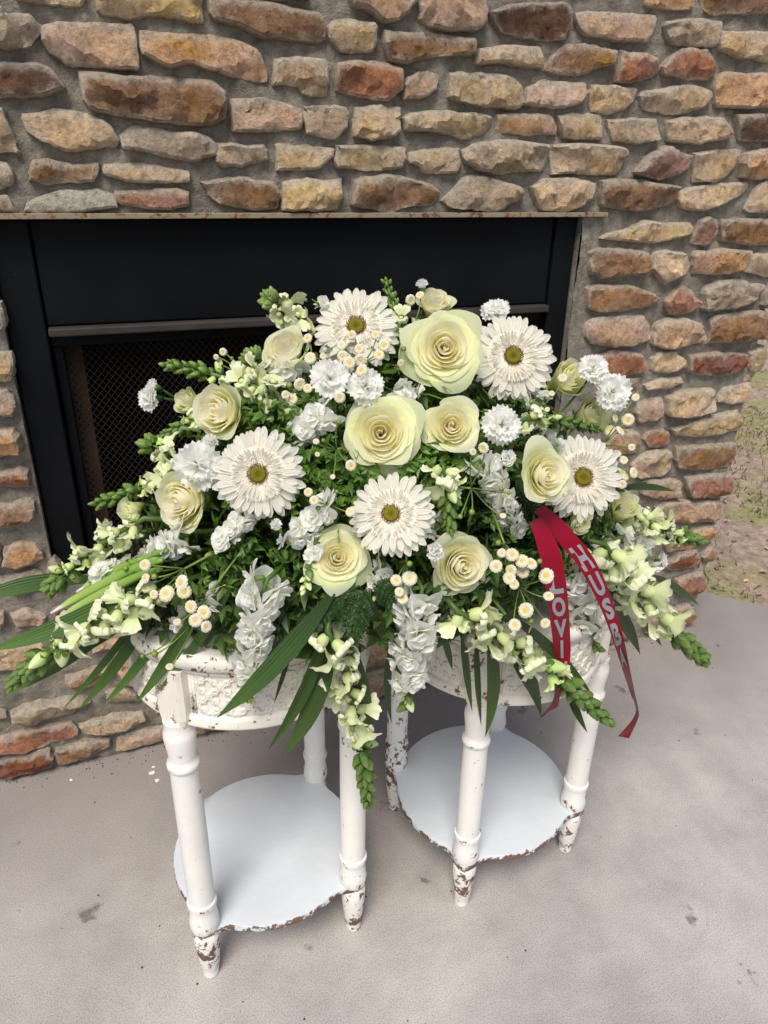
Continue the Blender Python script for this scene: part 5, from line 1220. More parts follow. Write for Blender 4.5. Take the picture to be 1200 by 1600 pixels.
# ================================================================== carnations
def carn_petal(rng, L, w):
    nu, nv = 13, 6; v = []; pv_ = []
    ph = rng.uniform(0, 6); am = rng.uniform(.7, 1.3)
    for j in range(nv):
        s_ = j / (nv - 1)
        for i in range(nu):
            u = -1 + 2 * i / (nu - 1)
            a = u * w * (.25 + .75 * s_)
            r_ = L * s_ * (1 - .10 * u * u) * (1 + (.07 * (1 if i % 2 else -1) if j == nv - 1 else 0))
            zz = am * (.13 * sin(4.5 * u + ph) + .04 * sin(11 * u + 2 * ph)) * s_ ** 1.6 * L + .10 * s_ * s_
            v.append((r_ * cos(a), r_ * sin(a), zz)); pv_.append((u * .5 + .5, .2 + .8 * s_, 0))
    f = [(j * nu + i, j * nu + i + 1, (j + 1) * nu + i + 1, (j + 1) * nu + i) for j in range(nv - 1) for i in range(nu - 1)]
    return mesh('petal', v, f, M['white_soft'], True, pv_)
cr = random.Random(77)
CPO = [carn_petal(cr, 1.0, .80) for _ in range(5)]
CPI = [carn_petal(cr, .74, .9) for _ in range(5)]
q = MB(); q.lathe([(.06, -.95), (.20, -.90), (.27, -.6), (.29, -.3), (.33, -.02), (.26, -.02)], 12); CCAL = q.mesh('calyx', M['stem'])
for i, (pos, rad, ax, op, lab) in enumerate(CARNATIONS):
    cr.seed(300 + i)
    t = thing('carnation', lab, 'carnation', 'white carnations of the spray', frame(pos, ax, rad, cr.uniform(0, 6)))
    layers = ((6, CPO, .0, .0), (6, CPO, .35, .03), (5, CPI, .65, .08), (4, CPI, 1.0, .10)) if op else ((6, CPI, .75, .0), (6, CPI, 1.05, .03), (5, CPI, 1.3, .05))
    for (n_, ms, tilt, zz) in layers:
        for k in range(n_):
            a = 2 * pi * (k + cr.uniform(-.3, .3)) / n_ + tilt
            s_ = cr.uniform(.85, 1.05) * (1 if op else 1.15)
            mw = Matrix.Rotation(a, 4, 'Z') @ Matrix.Translation((.05, 0, zz)) @ Matrix.Rotation(-tilt + cr.uniform(-.15, .15), 4, 'Y') @ Matrix.Diagonal((s_, s_, s_, 1))
            w_ = cr.uniform(.97, 1.0)
            link('petal', ms[cr.randrange(5)], t, (w_, w_, w_), mw)
    link('calyx', CCAL, t, (.75, 1.0, 1.1))
    head_stem(t, pos, ax, rad * .9, rad=.0018)

# ================================================================== snapdragons
def snap_open(rng, openness):
    """tubular two-lipped floret, mouth towards +z, green cup at its foot"""
    q = MB(); n_ = 20
    prof = [(.10, .0), (.17, .08), (.20, .20), (.215, .32), (.20, .40)]
    v = []; pp = []; f = []
    for j, (r_, z_) in enumerate(prof):
        for k in range(n_):
            g_ = 2 * pi * k / n_
            v.append((r_ * cos(g_) * (1 + .08 * cos(2 * g_)), r_ * sin(g_), z_)); pp.append((k / n_, .25 + .35 * j / 4, 0))
    for j in range(len(prof) - 1):
        for k in range(n_): f.append((j * n_ + k, j * n_ + (k + 1) % n_, (j + 1) * n_ + (k + 1) % n_, (j + 1) * n_ + k))
    q.add(v, f, pp)
    # lips: two upper lobes, three lower lobes, frilled
    for (a, w_, L, bend) in ((.50, .70, .55, .70), (-.50, .70, .55, .70), (pi, .80, .46, 1.5), (pi - 1.0, .65, .44, 1.4), (pi + 1.0, .65, .44, 1.4)):
        L *= openness; bend *= (.35 + .65 * openness)
        nu, nv = 13, 7; v = []; pp = []; ph = rng.uniform(0, 6)
        for j in range(nv):
            s_ = j / (nv - 1)
            for i in range(nu):
                u = -1 + 2 * i / (nu - 1)
                ang = a + u * w_ * (1 - .25 * s_)
                th = bend * s_ * 1.3
                rho = .195 + L * (sin(th) / max(bend, .1) * .9) * (1 - .15 * u * u) + (.06 * sin(6 * u + ph) + .03 * sin(13 * u + ph)) * s_ * s_
                zz = .385 + L * s_ * cos(th) * (1 - .2 * u * u) + .03 * sin(5 * u + ph * 2) * s_ * s_
                v.append((rho * cos(ang), rho * sin(ang), zz)); pp.append((u * .5 + .5, .55 + .45 * s_, 0))
        q.add(v, [(j * nu + i, j * nu + i + 1, (j + 1) * nu + i + 1, (j + 1) * nu + i) for j in range(nv - 1) for i in range(nu - 1)], pp)
    # throat cushion
    v = []; pp = []; f = []
    for j in range(5):
        for k in range(10):
            th = pi * .5 * j / 4; g_ = 2 * pi * k / 10
            v.append((-.07 + .12 * cos(th) * cos(g_), .15 * cos(th) * sin(g_), .37 + .12 * sin(th) * openness)); pp.append((0, .68, 0))
    for j in range(4):
        for k in range(10): f.append((j * 10 + k, j * 10 + (k + 1) % 10, (j + 1) * 10 + (k + 1) % 10, (j + 1) * 10 + k))
    q.add(v, f, pp)
    cup(q, .135, .24)
    return q.mesh('floret', [M['snap'], M['bud']])
def cup(q, r_, h):
    for s_ in range(5):
        g_ = s_ * 2 * pi / 5 + .3; v = []
        for (k, w_, ex) in ((0, .6, .75), (.4, .75, 1.08), (.8, .5, 1.25), (1.0, .06, 1.3)):
            for e in (-1, 1): v.append((r_ * ex * cos(g_ + e * w_ * .8), r_ * ex * sin(g_ + e * w_ * .8), -.02 + h * 1.25 * k))
        q.add(v, [(2 * j, 2 * j + 1, 2 * j + 3, 2 * j + 2) for j in range(3)], [(0, .25, 0)] * 8, 1)
def snap_bud(rng, tip):
    q = MB(); n_ = 10
    prof = [(.08, .0), (.22, .10), (.30, .28), (.29, .50), (.21, .74), (.10, .93), (.01, 1.0)]
    v = []; pp = []; f = []
    for j, (r_, z_) in enumerate(prof):
        for k in range(n_):
            g_ = 2 * pi * k / n_
            rr_ = r_ * (1 + .12 * cos(2 * g_) - .10 * (abs(cos(g_ * 1.5 + .4)) < .2))
            v.append((rr_ * cos(g_) + .04 * z_ * z_, rr_ * sin(g_), z_)); pp.append((k / n_, z_, 0))
    for j in range(len(prof) - 1):
        for k in range(n_): f.append((j * n_ + k, j * n_ + (k + 1) % n_, (j + 1) * n_ + (k + 1) % n_, (j + 1) * n_ + k))
    f.append(tuple((len(prof) - 1) * n_ + k for k in range(n_)))
    q.add(v, f, pp, 0)
    cup(q, .27, .36)
    return q.mesh('bud', [M[tip], M['bud']])
sr_ = random.Random(55)
SN_O = [snap_open(sr_, k) for k in (1.0, .9, 1.1, .8)]
SN_H = [snap_open(sr_, k) for k in (.35, .5)] + [snap_bud(sr_, 'snap')]
SN_B = [snap_bud(sr_, 'bud') for _ in range(3)]
def along(pts, s_):
    x = s_ * (len(pts) - 1); i = min(int(x), len(pts) - 2); t_ = x - i
    return pts[i].lerp(pts[i + 1], t_), (pts[i + 1] - pts[i]).normalized()
def spike_stem(t, base, pts, rad, name='stem', mat='stem', tint=(.8, .85, .8)):
    inv = t.matrix_basis.inverted()
    fp_ = foam_point(base); k = (Vector(base) - (pts[1] - pts[0]).normalized() * .02).lerp(fp_, .35)
    lead = [fp_ * (1 - s_) ** 2 + k * 2 * s_ * (1 - s_) + Vector(base) * s_ * s_ for s_ in [i / 6 for i in range(6)]]
    allp = lead + pts; n_ = len(allp)
    rs = [rad] * len(lead) + [rad * (1 - .75 * (i / (len(pts) - 1)) ** 1.3) for i in range(len(pts))]
    q = MB(); q.tube([inv @ p for p in allp], rs, 8)
    link(name, q.mesh(name, M[mat]), t, tint)
for i, (b_, m_, e_, fl, o_, h_, n_, lab) in enumerate(SNAPDRAGONS):
    sr_.seed(500 + i)
    pts = bez(b_, m_, e_, 12)
    t = thing('snapdragon', lab, 'snapdragon', 'pale green snapdragon spikes of the spray', Matrix.Translation(b_))
    L = (Vector(e_) - Vector(b_)).length
    spike_stem(t, b_, pts, .0038 if L > .09 else .003)
    view = (M4.translation - Vector(m_)).normalized()
    nb_ = int(n_ * 1.0); slots = []
    no = max(2, int(n_ * o_ * 1.05)); nh = max(1, int(n_ * (h_ - o_) * 1.3)); nbud = int(max(18, n_ * 1.15) * (1 if h_ > .4 else 1.5))
    slots += [(o_ * (k + .5) / no, 0) for k in range(no)] + [(o_ + (h_ - o_) * (k + .5) / nh, 1) for k in range(nh)]
    slots += [(h_ + (.97 - h_) * ((k + .5) / nbud) ** .9, 2) for k in range(nbud)]
    for k, (s_, kind_) in enumerate(slots):
        p, d = along(pts, s_)
        x = d.cross(view).normalized(); y = x.cross(d).normalized()
        g_ = k * 2.39996 + sr_.uniform(-.3, .3)
        side = x * cos(g_) + y * sin(g_)
        if kind_ == 0: ms, sz, lean = SN_O, fl * sr_.uniform(.74, .98), .35
        elif kind_ == 1: ms, sz, lean = SN_H, fl * sr_.uniform(.62, .78), .6
        else:
            tt = (s_ - h_) / (1 - h_); ms, sz, lean = SN_B, fl * (.60 - .24 * tt) * sr_.uniform(.8, 1.12), .80 + .8 * tt
        ax = (side + d * lean * 1.2 + Vector((0, 0, -.40 if ms is SN_O else -.05))).normalized()
        mw = frame(p - Vector(b_) + side * .003, ax, sz, sr_.uniform(0, 6))
        gtint = sr_.uniform(.86, 1.06)
        gg = .0 if ms is SN_O else sr_.uniform(.05, .35)
        link('blossom' if ms is not SN_B else 'bud', ms[sr_.randrange(len(ms))], t, (gtint * (1 - gg * .5), gtint, gtint * (1 - gg)), mw)
    # tip bud closing the spike
    p, d = along(pts, 1.0)
    link('bud', SN_B[0], t, (.95, 1, .9), frame(p - d * fl * .16 - Vector(b_), d, fl * .34, 0))

# ================================================================== stocks
def stock_blossom(rng, double):
    q = MB()
    for (n_, tilt, L, w_, z_) in (((4, .0, 1.0, 1.0, 0), (4, .30, .95, 1.0, .06), (3, .65, .75, 1.0, .12), (2, 1.05, .5, .9, .14)) if double else ((4, .05, 1.0, 1.0, 0), (4, .6, .65, .8, .06))):
        o_ = rng.uniform(0, 6)
        for k in range(n_):
            nu, nv = 11, 8; v = []; pp = []; ph = rng.uniform(0, 6)
            mt = Matrix.Rotation(o_ + 2 * pi * (k + rng.uniform(-.15, .15)) / n_, 4, 'Z') @ Matrix.Translation((.04, 0, z_)) @ Matrix.Rotation(-tilt + rng.uniform(-.2, .2), 4, 'Y')
            for j in range(nv):
                s_ = j / (nv - 1)
                for i in range(nu):
                    u = -1 + 2 * i / (nu - 1)
                    wd = w_ * L * .62 * (sin(pi * (.08 + .72 * s_)) if s_ < 1 else .52)
                    x = L * s_ * (1 - .16 * u * u * s_)
                    zz = .06 * sin(2.4 * u + ph) * s_ + .03 * sin(5 * s_ + ph) + .10 * s_ * s_ * (-1 if tilt < .3 else 1) + .05 * u * u
                    v.append(mt @ Vector((x, u * wd, zz))); pp.append((u * .5 + .5, s_, 0))
            q.add(v, [(j * nu + i, j * nu + i + 1, (j + 1) * nu + i + 1, (j + 1) * nu + i) for j in range(nv - 1) for i in range(nu - 1)], pp)
    q.lathe([(.04, -.55), (.12, -.5), (.14, -.2), (.10, .02)], 8, m=1)
    return q.mesh('blossom', [M['white_soft'], M['bud']])
kr = random.Random(66)
ST_B = [stock_blossom(kr, True) for _ in range(2)] + [stock_blossom(kr, False) for _ in range(3)]
for i, (b_, m_, e_, fl, o_, n_, lab) in enumerate(STOCKS):
    kr.seed(700 + i)
    pts = bez(b_, m_, e_, 10)
    t = thing('stock_flower', lab, 'stock flower', 'white stock stems of the spray', Matrix.Translation(b_))
    spike_stem(t, b_, pts, .003)
    view = (M4.translation - Vector(m_)).normalized()
    for k in range(n_):
        s_ = (k + .3) / n_
        p, d = along(pts, s_)
        x = d.cross(view).normalized(); y = x.cross(d).normalized()
        g_ = k * 2.39996 + kr.uniform(-.4, .4)
        side = x * cos(g_) + y * (abs(sin(g_)) if kr.random() < .7 else sin(g_))
        ax = (side + d * .35).normalized()
        if s_ < o_:
            sz = fl * kr.uniform(.46, .64) * (1 - .25 * s_)
            q0 = p + side * fl * kr.uniform(.22, .42)
            link('blossom', ST_B[kr.randrange(5)], t, (1, 1, 1), frame(q0 - Vector(b_), ax, sz, kr.uniform(0, 6)))
            q = MB(); q.tube([p - Vector(b_), q0 - ax * sz * .5 - Vector(b_)], .0011, 5); link('stalk', q.mesh('stalk', M['stem']), t, (1, 1, 1))
        else:
            link('bud', SN_H[2] if kr.random() < .5 else SN_B[k % 3], t, (.95, 1, .9), frame(p - Vector(b_), (side + d * .9).normalized(), fl * kr.uniform(.32, .48) if o_ > .4 else fl * kr.uniform(.55, .8), 0))

# ================================================================== button chrysanthemums
def button_mesh(seed):
    rg = random.Random(seed); q = MB(); n_ = 26
    prof = [(.30, -.30), (.75, -.22), (1.0, .02), (.98, .22), (.80, .40), (.56, .43), (.40, .36), (.2, .34), (.03, .35)]
    v = []; pp = []; f = []
    for j, (r_, z_) in enumerate(prof):
        for k in range(n_):
            g_ = 2 * pi * k / n_ + (pi / n_ if j % 2 else 0)
            kk = 1 + (.07 if (k + j) % 2 else -.05) * (1 if 0 < j < 6 else .3) * (1 if j < 7 else 0) + rg.uniform(-.025, .025)
            v.append((r_ * kk * cos(g_), r_ * kk * sin(g_), z_ + rg.uniform(-.03, .03))); pp.append((0, max(.1, 1 - .75 * max(0, (j - 3) / 3)), 0))
    for j in range(len(prof) - 1):
        for k in range(n_): f.append((j * n_ + k, j * n_ + (k + 1) % n_, (j + 1) * n_ + (k + 1) % n_, (j + 1) * n_ + k))
    q.add(v, f, pp)
    q.lathe([(.05, -.55), (.30, -.42), (.46, -.26), (.30, -.22)], 10, m=1)
    return q.mesh('flower_head', [M['button'], M['bud']], False)
BT = [button_mesh(k) for k in range(3)]
q = MB(); q.lathe([(.36, .30), (.30, .36), (.18, .38), (.05, .35)], 14); BEYE = q.mesh('eye', M['eye_yellow'])
q = MB(); q.lathe([(.1, -.9), (.7, -.5), (.95, .0), (.75, .5), (.3, .75), (.05, .78)], 12); BGREEN = q.mesh('flower_head', M['bud'])
br = random.Random(31)
for i, (root, heads, lab) in enumerate(BUTTONS):
    br.seed(800 + i)
    t = thing('button_chrysanthemum', lab, 'chrysanthemum', 'button chrysanthemum sprigs of the spray', Matrix.Translation(root))
    cen = sum((Vector(h[0]) for h in heads), Vector()) / len(heads)
    node = Vector(root).lerp(cen, .62)
    q = MB()
    fpt = foam_point(root)
    q.tube([fpt - Vector(root), Vector((0, 0, 0)), node - Vector(root)], [.0018, .0016, .0013], 6)
    for (p, r_, ax) in heads:
        p, ax = Vector(p), Vector(ax)
        small = r_ < .0052
        nd = node.lerp(p, .12)
        a = p - ax * r_ * .5
        k = (nd + a) * .5 - ax * (a - nd).length * .25
        pts = [nd * (1 - s_) ** 2 + k * 2 * s_ * (1 - s_) + a * s_ * s_ for s_ in [j / 6 for j in range(7)]]
        q.tube([pp_ - Vector(root) for pp_ in [node] + pts], .0009, 5)
        mw = frame(p - Vector(root), ax, r_, br.uniform(0, 6))
        if small and br.random() < .6:
            link('flower_head', BGREEN, t, (1.2, 1.1, .8), frame(p - Vector(root), ax, r_ * .9, 0)); continue
        w_ = br.uniform(.94, 1.0)
        h = link('flower_head', BT[br.randrange(3)], t, (w_, w_, w_ * br.uniform(.9, 1)), mw)
        if br.random() < .75: link('eye', BEYE, h)
    link('stem', q.mesh('stem', M['stem']), t, (1.15, 1.1, 1))

# ================================================================== fronds, ferns, sheathed buds
def blade(pts, w, view, fold=.22, droop_twist=0., nu=7):
    n_ = len(pts); v = []; pp = []
    for j, p in enumerate(pts):
        s_ = j / (n_ - 1)
        d = (pts[min(j + 1, n_ - 1)] - pts[max(j - 1, 0)]).normalized()
        x = d.cross(view).normalized(); y = x.cross(d)
        wd = w * .5 * (min(1, .35 + 1.9 * s_) if s_ < .4 else 1) * (1 if s_ < .55 else max(.02, 1 - ((s_ - .55) / .45) ** 1.7))
        for i in range(nu):
            u = -1 + 2 * i / (nu - 1)
            rib = .02 * w * cos(u * pi * 3)
            v.append(p + x * u * wd + y * (fold * wd * (abs(u) - .4) + rib * wd / (w * .5) + droop_twist * u * wd)); pp.append((u * .5 + .5, s_, 0))
    f = [(j * nu + i, j * nu + i + 1, (j + 1) * nu + i + 1, (j + 1) * nu + i) for j in range(n_ - 1) for i in range(nu - 1)]
    return v, f, pp
lr = random.Random(9)
for i, (lab, bl) in enumerate(FRONDS):
    o0 = Vector(bl[0][0])
    t = thing('palm_frond', lab, 'palm leaf', 'palm leaves at the foot of the spray', Matrix.Translation(o0))
    q = MB(); q.tube([foam_point(o0) - o0, (foam_point(o0) - o0) * .4 + Vector((0, 0, .015)), Vector((0, 0, 0))], [.0035, .003, .002], 6)
    link('leaf_stalk', q.mesh('leaf_stalk', M['stem']), t, (.8, .85, .8))
    for (b_, m_, e_, w_) in bl:
        pts = bez(b_, m_, e_, 14)
        view = (M4.translation - Vector(m_)).normalized() + Vector((lr.uniform(-.3, .3), lr.uniform(-.3, .3), lr.uniform(-.1, .5)))
        v, f, pp = blade([p - o0 for p in pts], w_, view.normalized(), lr.uniform(.15, .4), lr.uniform(-.25, .25))
        g_ = lr.uniform(.85, 1.2) * (1.5 if i in (0, 1) else 1.0)
        link('leaf_blade', mesh('leaf_blade', v, f, M['leaf'], True, pp), t, (g_ * .95, g_, g_ * .9))
for i, (lab, bl) in enumerate(FERNS):
    o0 = Vector(bl[0][0])
    t = thing('fern_frond', lab, 'fern', 'leatherleaf fern fronds of the spray', Matrix.Translation(o0))
    for (b_, m_, e_, w_) in bl:
        pts = [p - o0 for p in bez(b_, m_, e_, 16)]
        view = (M4.translation - Vector(m_)).normalized()
        q = MB(); q.tube(pts, [.0012 * (1 - .7 * j / 15) for j in range(16)], 5)
        ra = link('rachis', q.mesh('rachis', M['stem']), t, (.4, .5, .4))
        n_ = 10
        for k in range(n_):
            s_ = .06 + .92 * k / n_
            p, d = along(pts, s_)
            x = d.cross(view).normalized()
            Lp = w_ * .62 * (1 - s_) ** .6 * (.75 + .25 * min(1, s_ * 5)) + .004
            for sd in (-1, 1):
                dirn = (x * sd + d * .75 + view * lr.uniform(-.45, .25)).normalized()
                q = MB(); m2 = 6
                q.tube([p, p + dirn * Lp], .0005, 3)
                for z_ in range(m2):
                    u = (z_ + .6) / m2; c_ = p + dirn * Lp * u
                    y = dirn.cross(view).normalized()
                    ll = Lp * .34 * (1 - u * .65)
                    for s2 in (-1, 1):
                        dd = (y * s2 + dirn * .8).normalized(); ww = dd.cross(view).normalized() * ll * .24
                        tipz = view * lr.uniform(-.45, .25) * ll
                        q.add([c_ - ww * .5, c_ + dd * ll * .5 - ww + tipz * .4, c_ + dd * ll + tipz, c_ + dd * ll * .5 + ww - tipz * .2, c_ + ww * .5], [(0, 1, 2, 3, 4)], [(0, .2, 0), (0, .6, 0), (0, 1, 0), (0, .6, 0), (0, .2, 0)])
                link('leaflet', q.mesh('leaflet', M['fern'], False), t, (1, 1, 1))
o0 = Vector(SHEATHS[0][0])
t = thing('gladiolus_stem', 'gladiolus stem with pointed green sheaths and white bud tips at the left end', 'gladiolus', mw=Matrix.Translation(o0))
for (b_, m_, e_, w_) in SHEATHS:
    pts = [p - o0 for p in bez(b_, m_, e_, 12)]
    q = MB(); rs = [w_ * .5 * (.25 + .75 * sin(pi * min(1, .12 + .78 * j / 11))) * (1 if j < 10 else .62) for j in range(12)]
    q.tube(pts, rs, 10)
    link('bud', q.mesh('bud', M['sheath']), t, (1, 1, 1))
q = MB(); q.tube([foam_point(o0) - o0, Vector((0, 0, 0)), (Vector(SHEATHS[0][2]) - o0) * .5], [.0045, .004, .0025], 8)
link('stem', q.mesh('stem', M['stem']), t, (1.2, 1.2, 1))

# ------------------------------------------------------------------ leafy filler between the flowers
def leaf_lobed(q, p, ax, x, size, rg):
    """small three-lobed leaf of a few faces"""
    y = ax.cross(x).normalized()
    for (a, L) in ((0, 1.0), (.85, .72), (-.85, .72)):
        d = x * cos(a) + y * sin(a); s_ = ax.cross(d)
        b0 = p; mid_ = p + d * L * size * .5 + ax * size * .10; e = p + d * L * size - ax * size * rg.uniform(-.1, .3)
        w_ = size * .24 * L
        q.add([b0, mid_ - s_ * w_, e, mid_ + s_ * w_], [(0, 1, 2), (0, 2, 3)], [(.5, 0, 0), (0, .5, 0), (.5, 1, 0), (1, .5, 0)])
fr_ = random.Random(17)
DC, DR = Vector((.335, -.43, .655)), Vector((.40, .26, .36))
q1, q2 = MB(), MB()
def dome_point(rg, r0, r1):
    while True:
        d = Vector((rg.gauss(0, 1), rg.gauss(0, 1), rg.gauss(0, 1))).normalized()
        if d.z > -.02: break
    r_ = rg.uniform(r0, r1)
    return Vector((DC.x + d.x * DR.x * r_, DC.y + d.y * DR.y * r_, DC.z + d.z * DR.z * r_)), d
for k in range(7500):
    p, d = dome_point(fr_, .42, .86)
    ax = (d + Vector((fr_.gauss(0, .6), fr_.gauss(0, .6), fr_.gauss(0, .6)))).normalized()
    x = ax.orthogonal().normalized(); x = Quaternion(ax, fr_.uniform(0, 6.3)) @ x
    leaf_lobed(q1, p, ax, x, .009 + .028 * fr_.random() ** 1.8, fr_)
for k in range(1900):
    p, d = dome_point(fr_, .55, .93)
    ax = (d + Vector((fr_.gauss(0, .5), fr_.gauss(0, .5), fr_.gauss(0, .5)))).normalized()
    x = Quaternion(ax, fr_.uniform(0, 6.3)) @ ax.orthogonal().normalized(); y = ax.cross(x)
    L, w_, bd = fr_.uniform(.02, .05), fr_.uniform(.0012, .0032), fr_.uniform(-.3, .3)
    q3 = [p, p + x * L * .35 + ax * L * .06 + y * w_, p + x * L * .35 + ax * L * .06 - y * w_, p + x * L * .75 + ax * L * (.04 + bd * .3) + y * w_ * .7, p + x * L * .75 + ax * L * (.04 + bd * .3) - y * w_ * .7, p + x * L + ax * L * bd * .6]
    (q2 if k % 2 else q1).add(q3, [(0, 2, 1), (1, 2, 4, 3), (3, 4, 5)], [(.5, 0, 0), (1, .35, 0), (0, .35, 0), (1, .7, 0), (0, .7, 0), (.5, 1, 0)])
for k in range(1500):
    a = fr_.uniform(pi * 1.02, pi * 1.98); r_ = fr_.uniform(.62, .98)
    p = Vector((DC.x + DR.x * r_ * cos(a), DC.y + DR.y * r_ * sin(a) * 1.0, fr_.uniform(.665, .76)))
    ax = (Vector((cos(a), sin(a), .3)) + Vector((fr_.gauss(0, .5), fr_.gauss(0, .5), fr_.gauss(0, .5)))).normalized()
    x = (Vector((cos(a), sin(a), -.5)) + Vector((fr_.gauss(0, .5), fr_.gauss(0, .5), fr_.gauss(0, .4)))); x = (x - ax * x.dot(ax)).normalized()
    leaf_lobed(q1, p, ax, x, fr_.uniform(.014, .028), fr_)
lights = [((.10, -.585, .80), .07), ((.22, -.60, .86), .05), ((.20, -.57, .87), .05), ((.28, -.62, .88), .04), ((.40, -.47, 1.0), .05), ((.33, -.45, 1.0), .05), ((.18, -.52, .92), .05), ((.12, -.60, .76), .07), ((.50, -.58, .90), .06), ((.55, -.56, .90), .06), ((.36, -.62, .88), .05), ((.45, -.66, .78), .05), ((.14, -.5, .9), .05)]
for (c_, s_) in lights:
    for k in range(150):
        p = Vector(c_) + Vector((fr_.gauss(0, s_), fr_.gauss(0, s_ * .35), fr_.gauss(0, s_ * .5)))
        d = (p - DC).normalized()
        rr_ = sqrt(((p.x - DC.x) / DR.x) ** 2 + ((p.y - DC.y) / DR.y) ** 2 + ((p.z - DC.z) / DR.z) ** 2)
        if rr_ > .97 or rr_ < .5: continue
        ax = (d + Vector((fr_.gauss(0, .5), fr_.gauss(0, .5), fr_.gauss(0, .5)))).normalized()
        x = Quaternion(ax, fr_.uniform(0, 6.3)) @ ax.orthogonal().normalized()
        leaf_lobed(q2, p, ax, x, fr_.uniform(.010, .020), fr_)
tag(link('dark_foliage', q1.mesh('dark_foliage', M['dark_leaf'], False)), 'dense dark green leaves filling the gaps between the flowers', 'foliage', kind='stuff')
tag(link('feathery_foliage', q2.mesh('feathery_foliage', M['light_leaf'], False)), 'bright green lobed chrysanthemum leaves between the flower heads', 'foliage', kind='stuff')

# ================================================================== ribbon
t = thing('memorial_ribbon', 'red satin ribbon with two tails lettered in silver, hanging at the right', 'ribbon', mw=Matrix.Translation(RIBBON[0][0][0]))
o0 = Vector(RIBBON[0][0][0])
def catmull(P, s_):
    x = s_ * (len(P) - 1); i = min(int(x), len(P) - 2); u = x - i
    p0, p1, p2, p3 = P[max(i - 1, 0)], P[i], P[i + 1], P[min(i + 2, len(P) - 1)]
    return .5 * ((2 * p1) + (p2 - p0) * u + (2 * p0 - 5 * p1 + 4 * p2 - p3) * u * u + (3 * p1 - p0 - 3 * p2 + p3) * u ** 3)
for k, (tail, word, s0, s1) in enumerate(((RIBBON[0], 'HUSBAND', .20, .86), (RIBBON[1], 'LOVING', .26, .93))):
    A = [Vector(a) - o0 for a, _ in tail]; B = [Vector(b) - o0 for _, b in tail]
    n_ = 60; v = []; f = []
    for j in range(n_ + 1):
        s_ = j / n_; a, b_ = catmull(A, s_), catmull(B, s_)
        for i in range(7): v.append(a.lerp(b_, i / 6))
    f = [(j * 7 + i, (j + 1) * 7 + i, (j + 1) * 7 + i + 1, j * 7 + i + 1) for j in range(n_) for i in range(6)]
    rb = link('ribbon_tail', mesh('ribbon_tail', v, f, M['satin']), t)
    # arc length table so that every letter has the same height on the cloth
    cs = [(catmull(A, j / 200) + catmull(B, j / 200)) * .5 for j in range(201)]
    acc = [0.]
    for j in range(200): acc.append(acc[-1] + (cs[j + 1] - cs[j]).length)
    def s_at(d):
        for j in range(200):
            if acc[j + 1] >= d: return (j + (d - acc[j]) / (acc[j + 1] - acc[j] + 1e-9)) / 200
        return 1.0
    d0, d1 = acc[int(s0 * 200)], acc[int(s1 * 200)]
    step_ = (d1 - d0) / len(word)
    lm = MB()
    for li, chx in enumerate(word):
        cu = bpy.data.curves.new('letter', 'FONT'); cu.body = chx; cu.size = 1.0; cu.offset = .045; cu.resolution_u = 4
        to = bpy.data.objects.new('letter', cu); COL.objects.link(to)
        dg = bpy.context.evaluated_depsgraph_get(); me = to.evaluated_get(dg).to_mesh()
        vs = [tuple(q_.co) for q_ in me.vertices]; fs = [tuple(p_.vertices) for p_ in me.polygons]
        to.evaluated_get(dg).to_mesh_clear(); bpy.data.objects.remove(to); bpy.data.curves.remove(cu)
        x0, x1 = min(q_[0] for q_ in vs), max(q_[0] for q_ in vs); y0, y1 = min(q_[1] for q_ in vs), max(q_[1] for q_ in vs)
        vv = []
        for (x, y, _) in vs:
            u = .17 + .66 * (x - x0) / (x1 - x0) if chx != 'I' else .42 + .16 * (x - x0) / (x1 - x0)
            d = d0 + step_ * (li + .07 + .86 * (1 - (y - y0) / (y1 - y0)))
            s_ = s_at(d); a, b_ = catmull(A, s_), catmull(B, s_)
            tn = (catmull(A, min(1, s_ + .01)) + catmull(B, min(1, s_ + .01)) - catmull(A, max(0, s_ - .01)) - catmull(B, max(0, s_ - .01)))
            nn = tn.cross(b_ - a).normalized()
            vv.append(a.lerp(b_, u) + nn * (.0007 if nn.y < 0 else -.0007))
        lm.add(vv, fs)
    link('lettering', lm.mesh('lettering', M['silver_print'], False), rb)

# ================================================================== outdoors: grass, litter; floor: grit and flakes
og = random.Random(12)
q = MB()
for k in range(15000):
    x, y = og.uniform(1.4, 5.5), og.uniform(-.6, 8)
    if x + y < 2.05: continue
    dn = nz(x, y, 0, 1.4) + .5 * nz(x, y, 7, 5)
    if dn < og.uniform(-.15, .40): continue
    for b_ in range(5):
        px, py = x + og.gauss(0, .03), y + og.gauss(0, .03); h = og.uniform(.012, .04); a = og.uniform(0, 6.3); w_ = .003
        lx, ly = cos(a), sin(a); le = h * og.uniform(.3, 1.0)
        q.add([(px - ly * w_, py + lx * w_, -.11), (px + ly * w_, py - lx * w_, -.11), (px + lx * le * .5, py + ly * le * .5, -.11 + h * .8), (px + lx * le, py + ly * le, -.11 + h)], [(0, 1, 2), (0, 2, 3)], [(0, 0, 0), (0, 0, 0), (0, .7, 0), (0, 1, 0)])
tag(link('grass', q.mesh('grass', M['grass'], False)), 'sparse short grass on the bare ground beyond the slab', 'grass', kind='stuff')
q = MB()
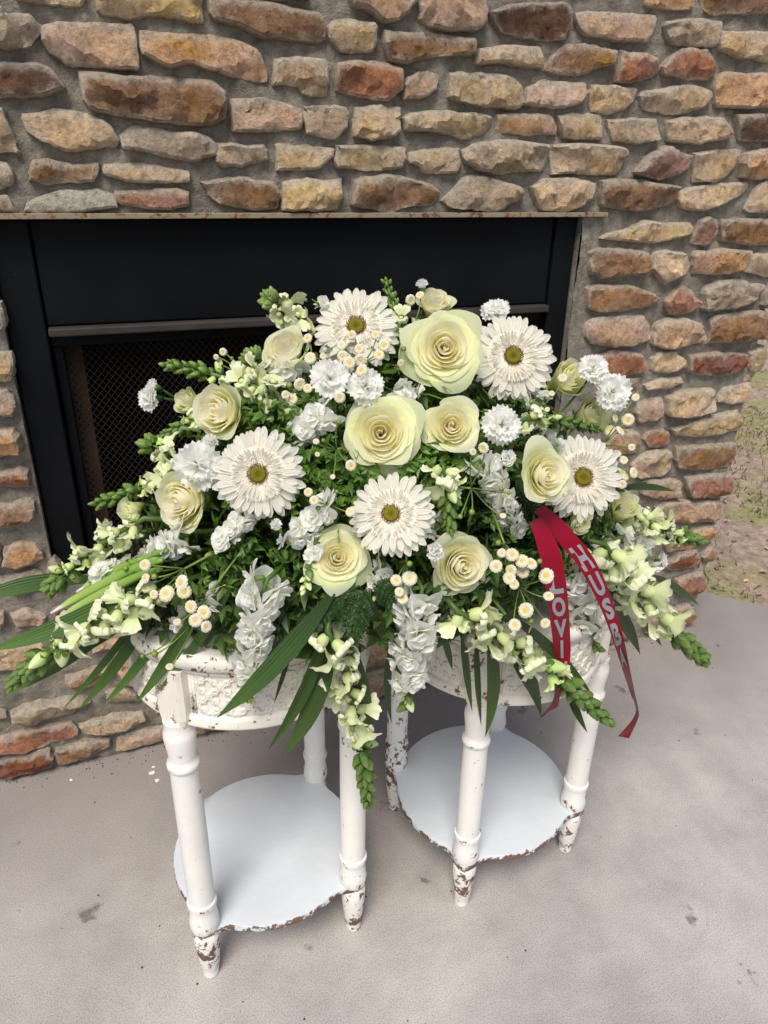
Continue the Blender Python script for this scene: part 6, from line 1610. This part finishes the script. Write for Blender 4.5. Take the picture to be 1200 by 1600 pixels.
for k in range(1500):
    x, y = og.uniform(1.4, 4.5), og.uniform(-.8, 5)
    if x + y < 1.86: continue
    a = og.uniform(0, 6.3); L = og.uniform(.012, .04); w_ = L * .3; zz = -.098 + .02 * nz(x, y, 0, 1.3) + .012 * nz(x, y, 3, 6)
    dx, dy = cos(a), sin(a); tl = og.uniform(-.3, .5)
    q.add([(x, y, zz), (x + dx * L * .5 - dy * w_, y + dy * L * .5 + dx * w_, zz + L * .2), (x + dx * L, y + dy * L, zz + L * tl * .3), (x + dx * L * .5 + dy * w_, y + dy * L * .5 - dx * w_, zz + L * .15)], [(0, 1, 2, 3)], [(0, og.random(), 0)] * 4)
tag(link('leaf_litter', q.mesh('leaf_litter', M['dry_leaf'], False)), 'dry leaf scraps scattered on the bare ground', 'litter', kind='stuff')
q = MB()
for k in range(420):
    x = og.uniform(-.5, 1.4); y = -abs(og.gauss(0, .03)) - .004
    if og.random() < .15: x, y = og.uniform(-.5, 1.6), og.uniform(-.9, -.03)
    s_ = og.uniform(.0006, .0018)
    q.lathe([(s_, 0), (s_ * 1.2, s_ * .5), (s_ * .5, s_ * 1.1)], 5, c=(x, y))
tag(link('grit', q.mesh('grit', M['grit'], False)), 'dark grit and crumbs swept against the foot of the wall', 'grit', kind='stuff')
def flake(x, y, r_, mat, h=.0012):
    v = [(r_ * og.uniform(.6, 1.1) * cos(a), r_ * og.uniform(.6, 1.1) * sin(a)) for a in [2 * pi * i / 8 for i in range(8)]]
    m_ = mesh('flake', [(x + a, y + b, .0005) for a, b in v] + [(x + a * .9, y + b * .9, h) for a, b in v], [tuple(range(8, 16))] + [(i, (i + 1) % 8, 8 + (i + 1) % 8, 8 + i) for i in range(8)], mat, False)
    return m_
FL = [(-.055, -.085, .008, 'white paint flake on the floor behind the left leg of the taller table'), (-.052, -.068, .004, 'tiny white paint flake nearest the wall on the left'), (-.047, -.11, .006, 'white paint flake closest to the taller table'), (-.22, -.05, .004, 'lone pale flake on the floor at the far left by the wall')]
for x, y, r_, lab in FL:
    tag(link('paint_flake', flake(x, y, r_, M['chip_white'])), lab, 'paint flake', 'paint flakes on the concrete')
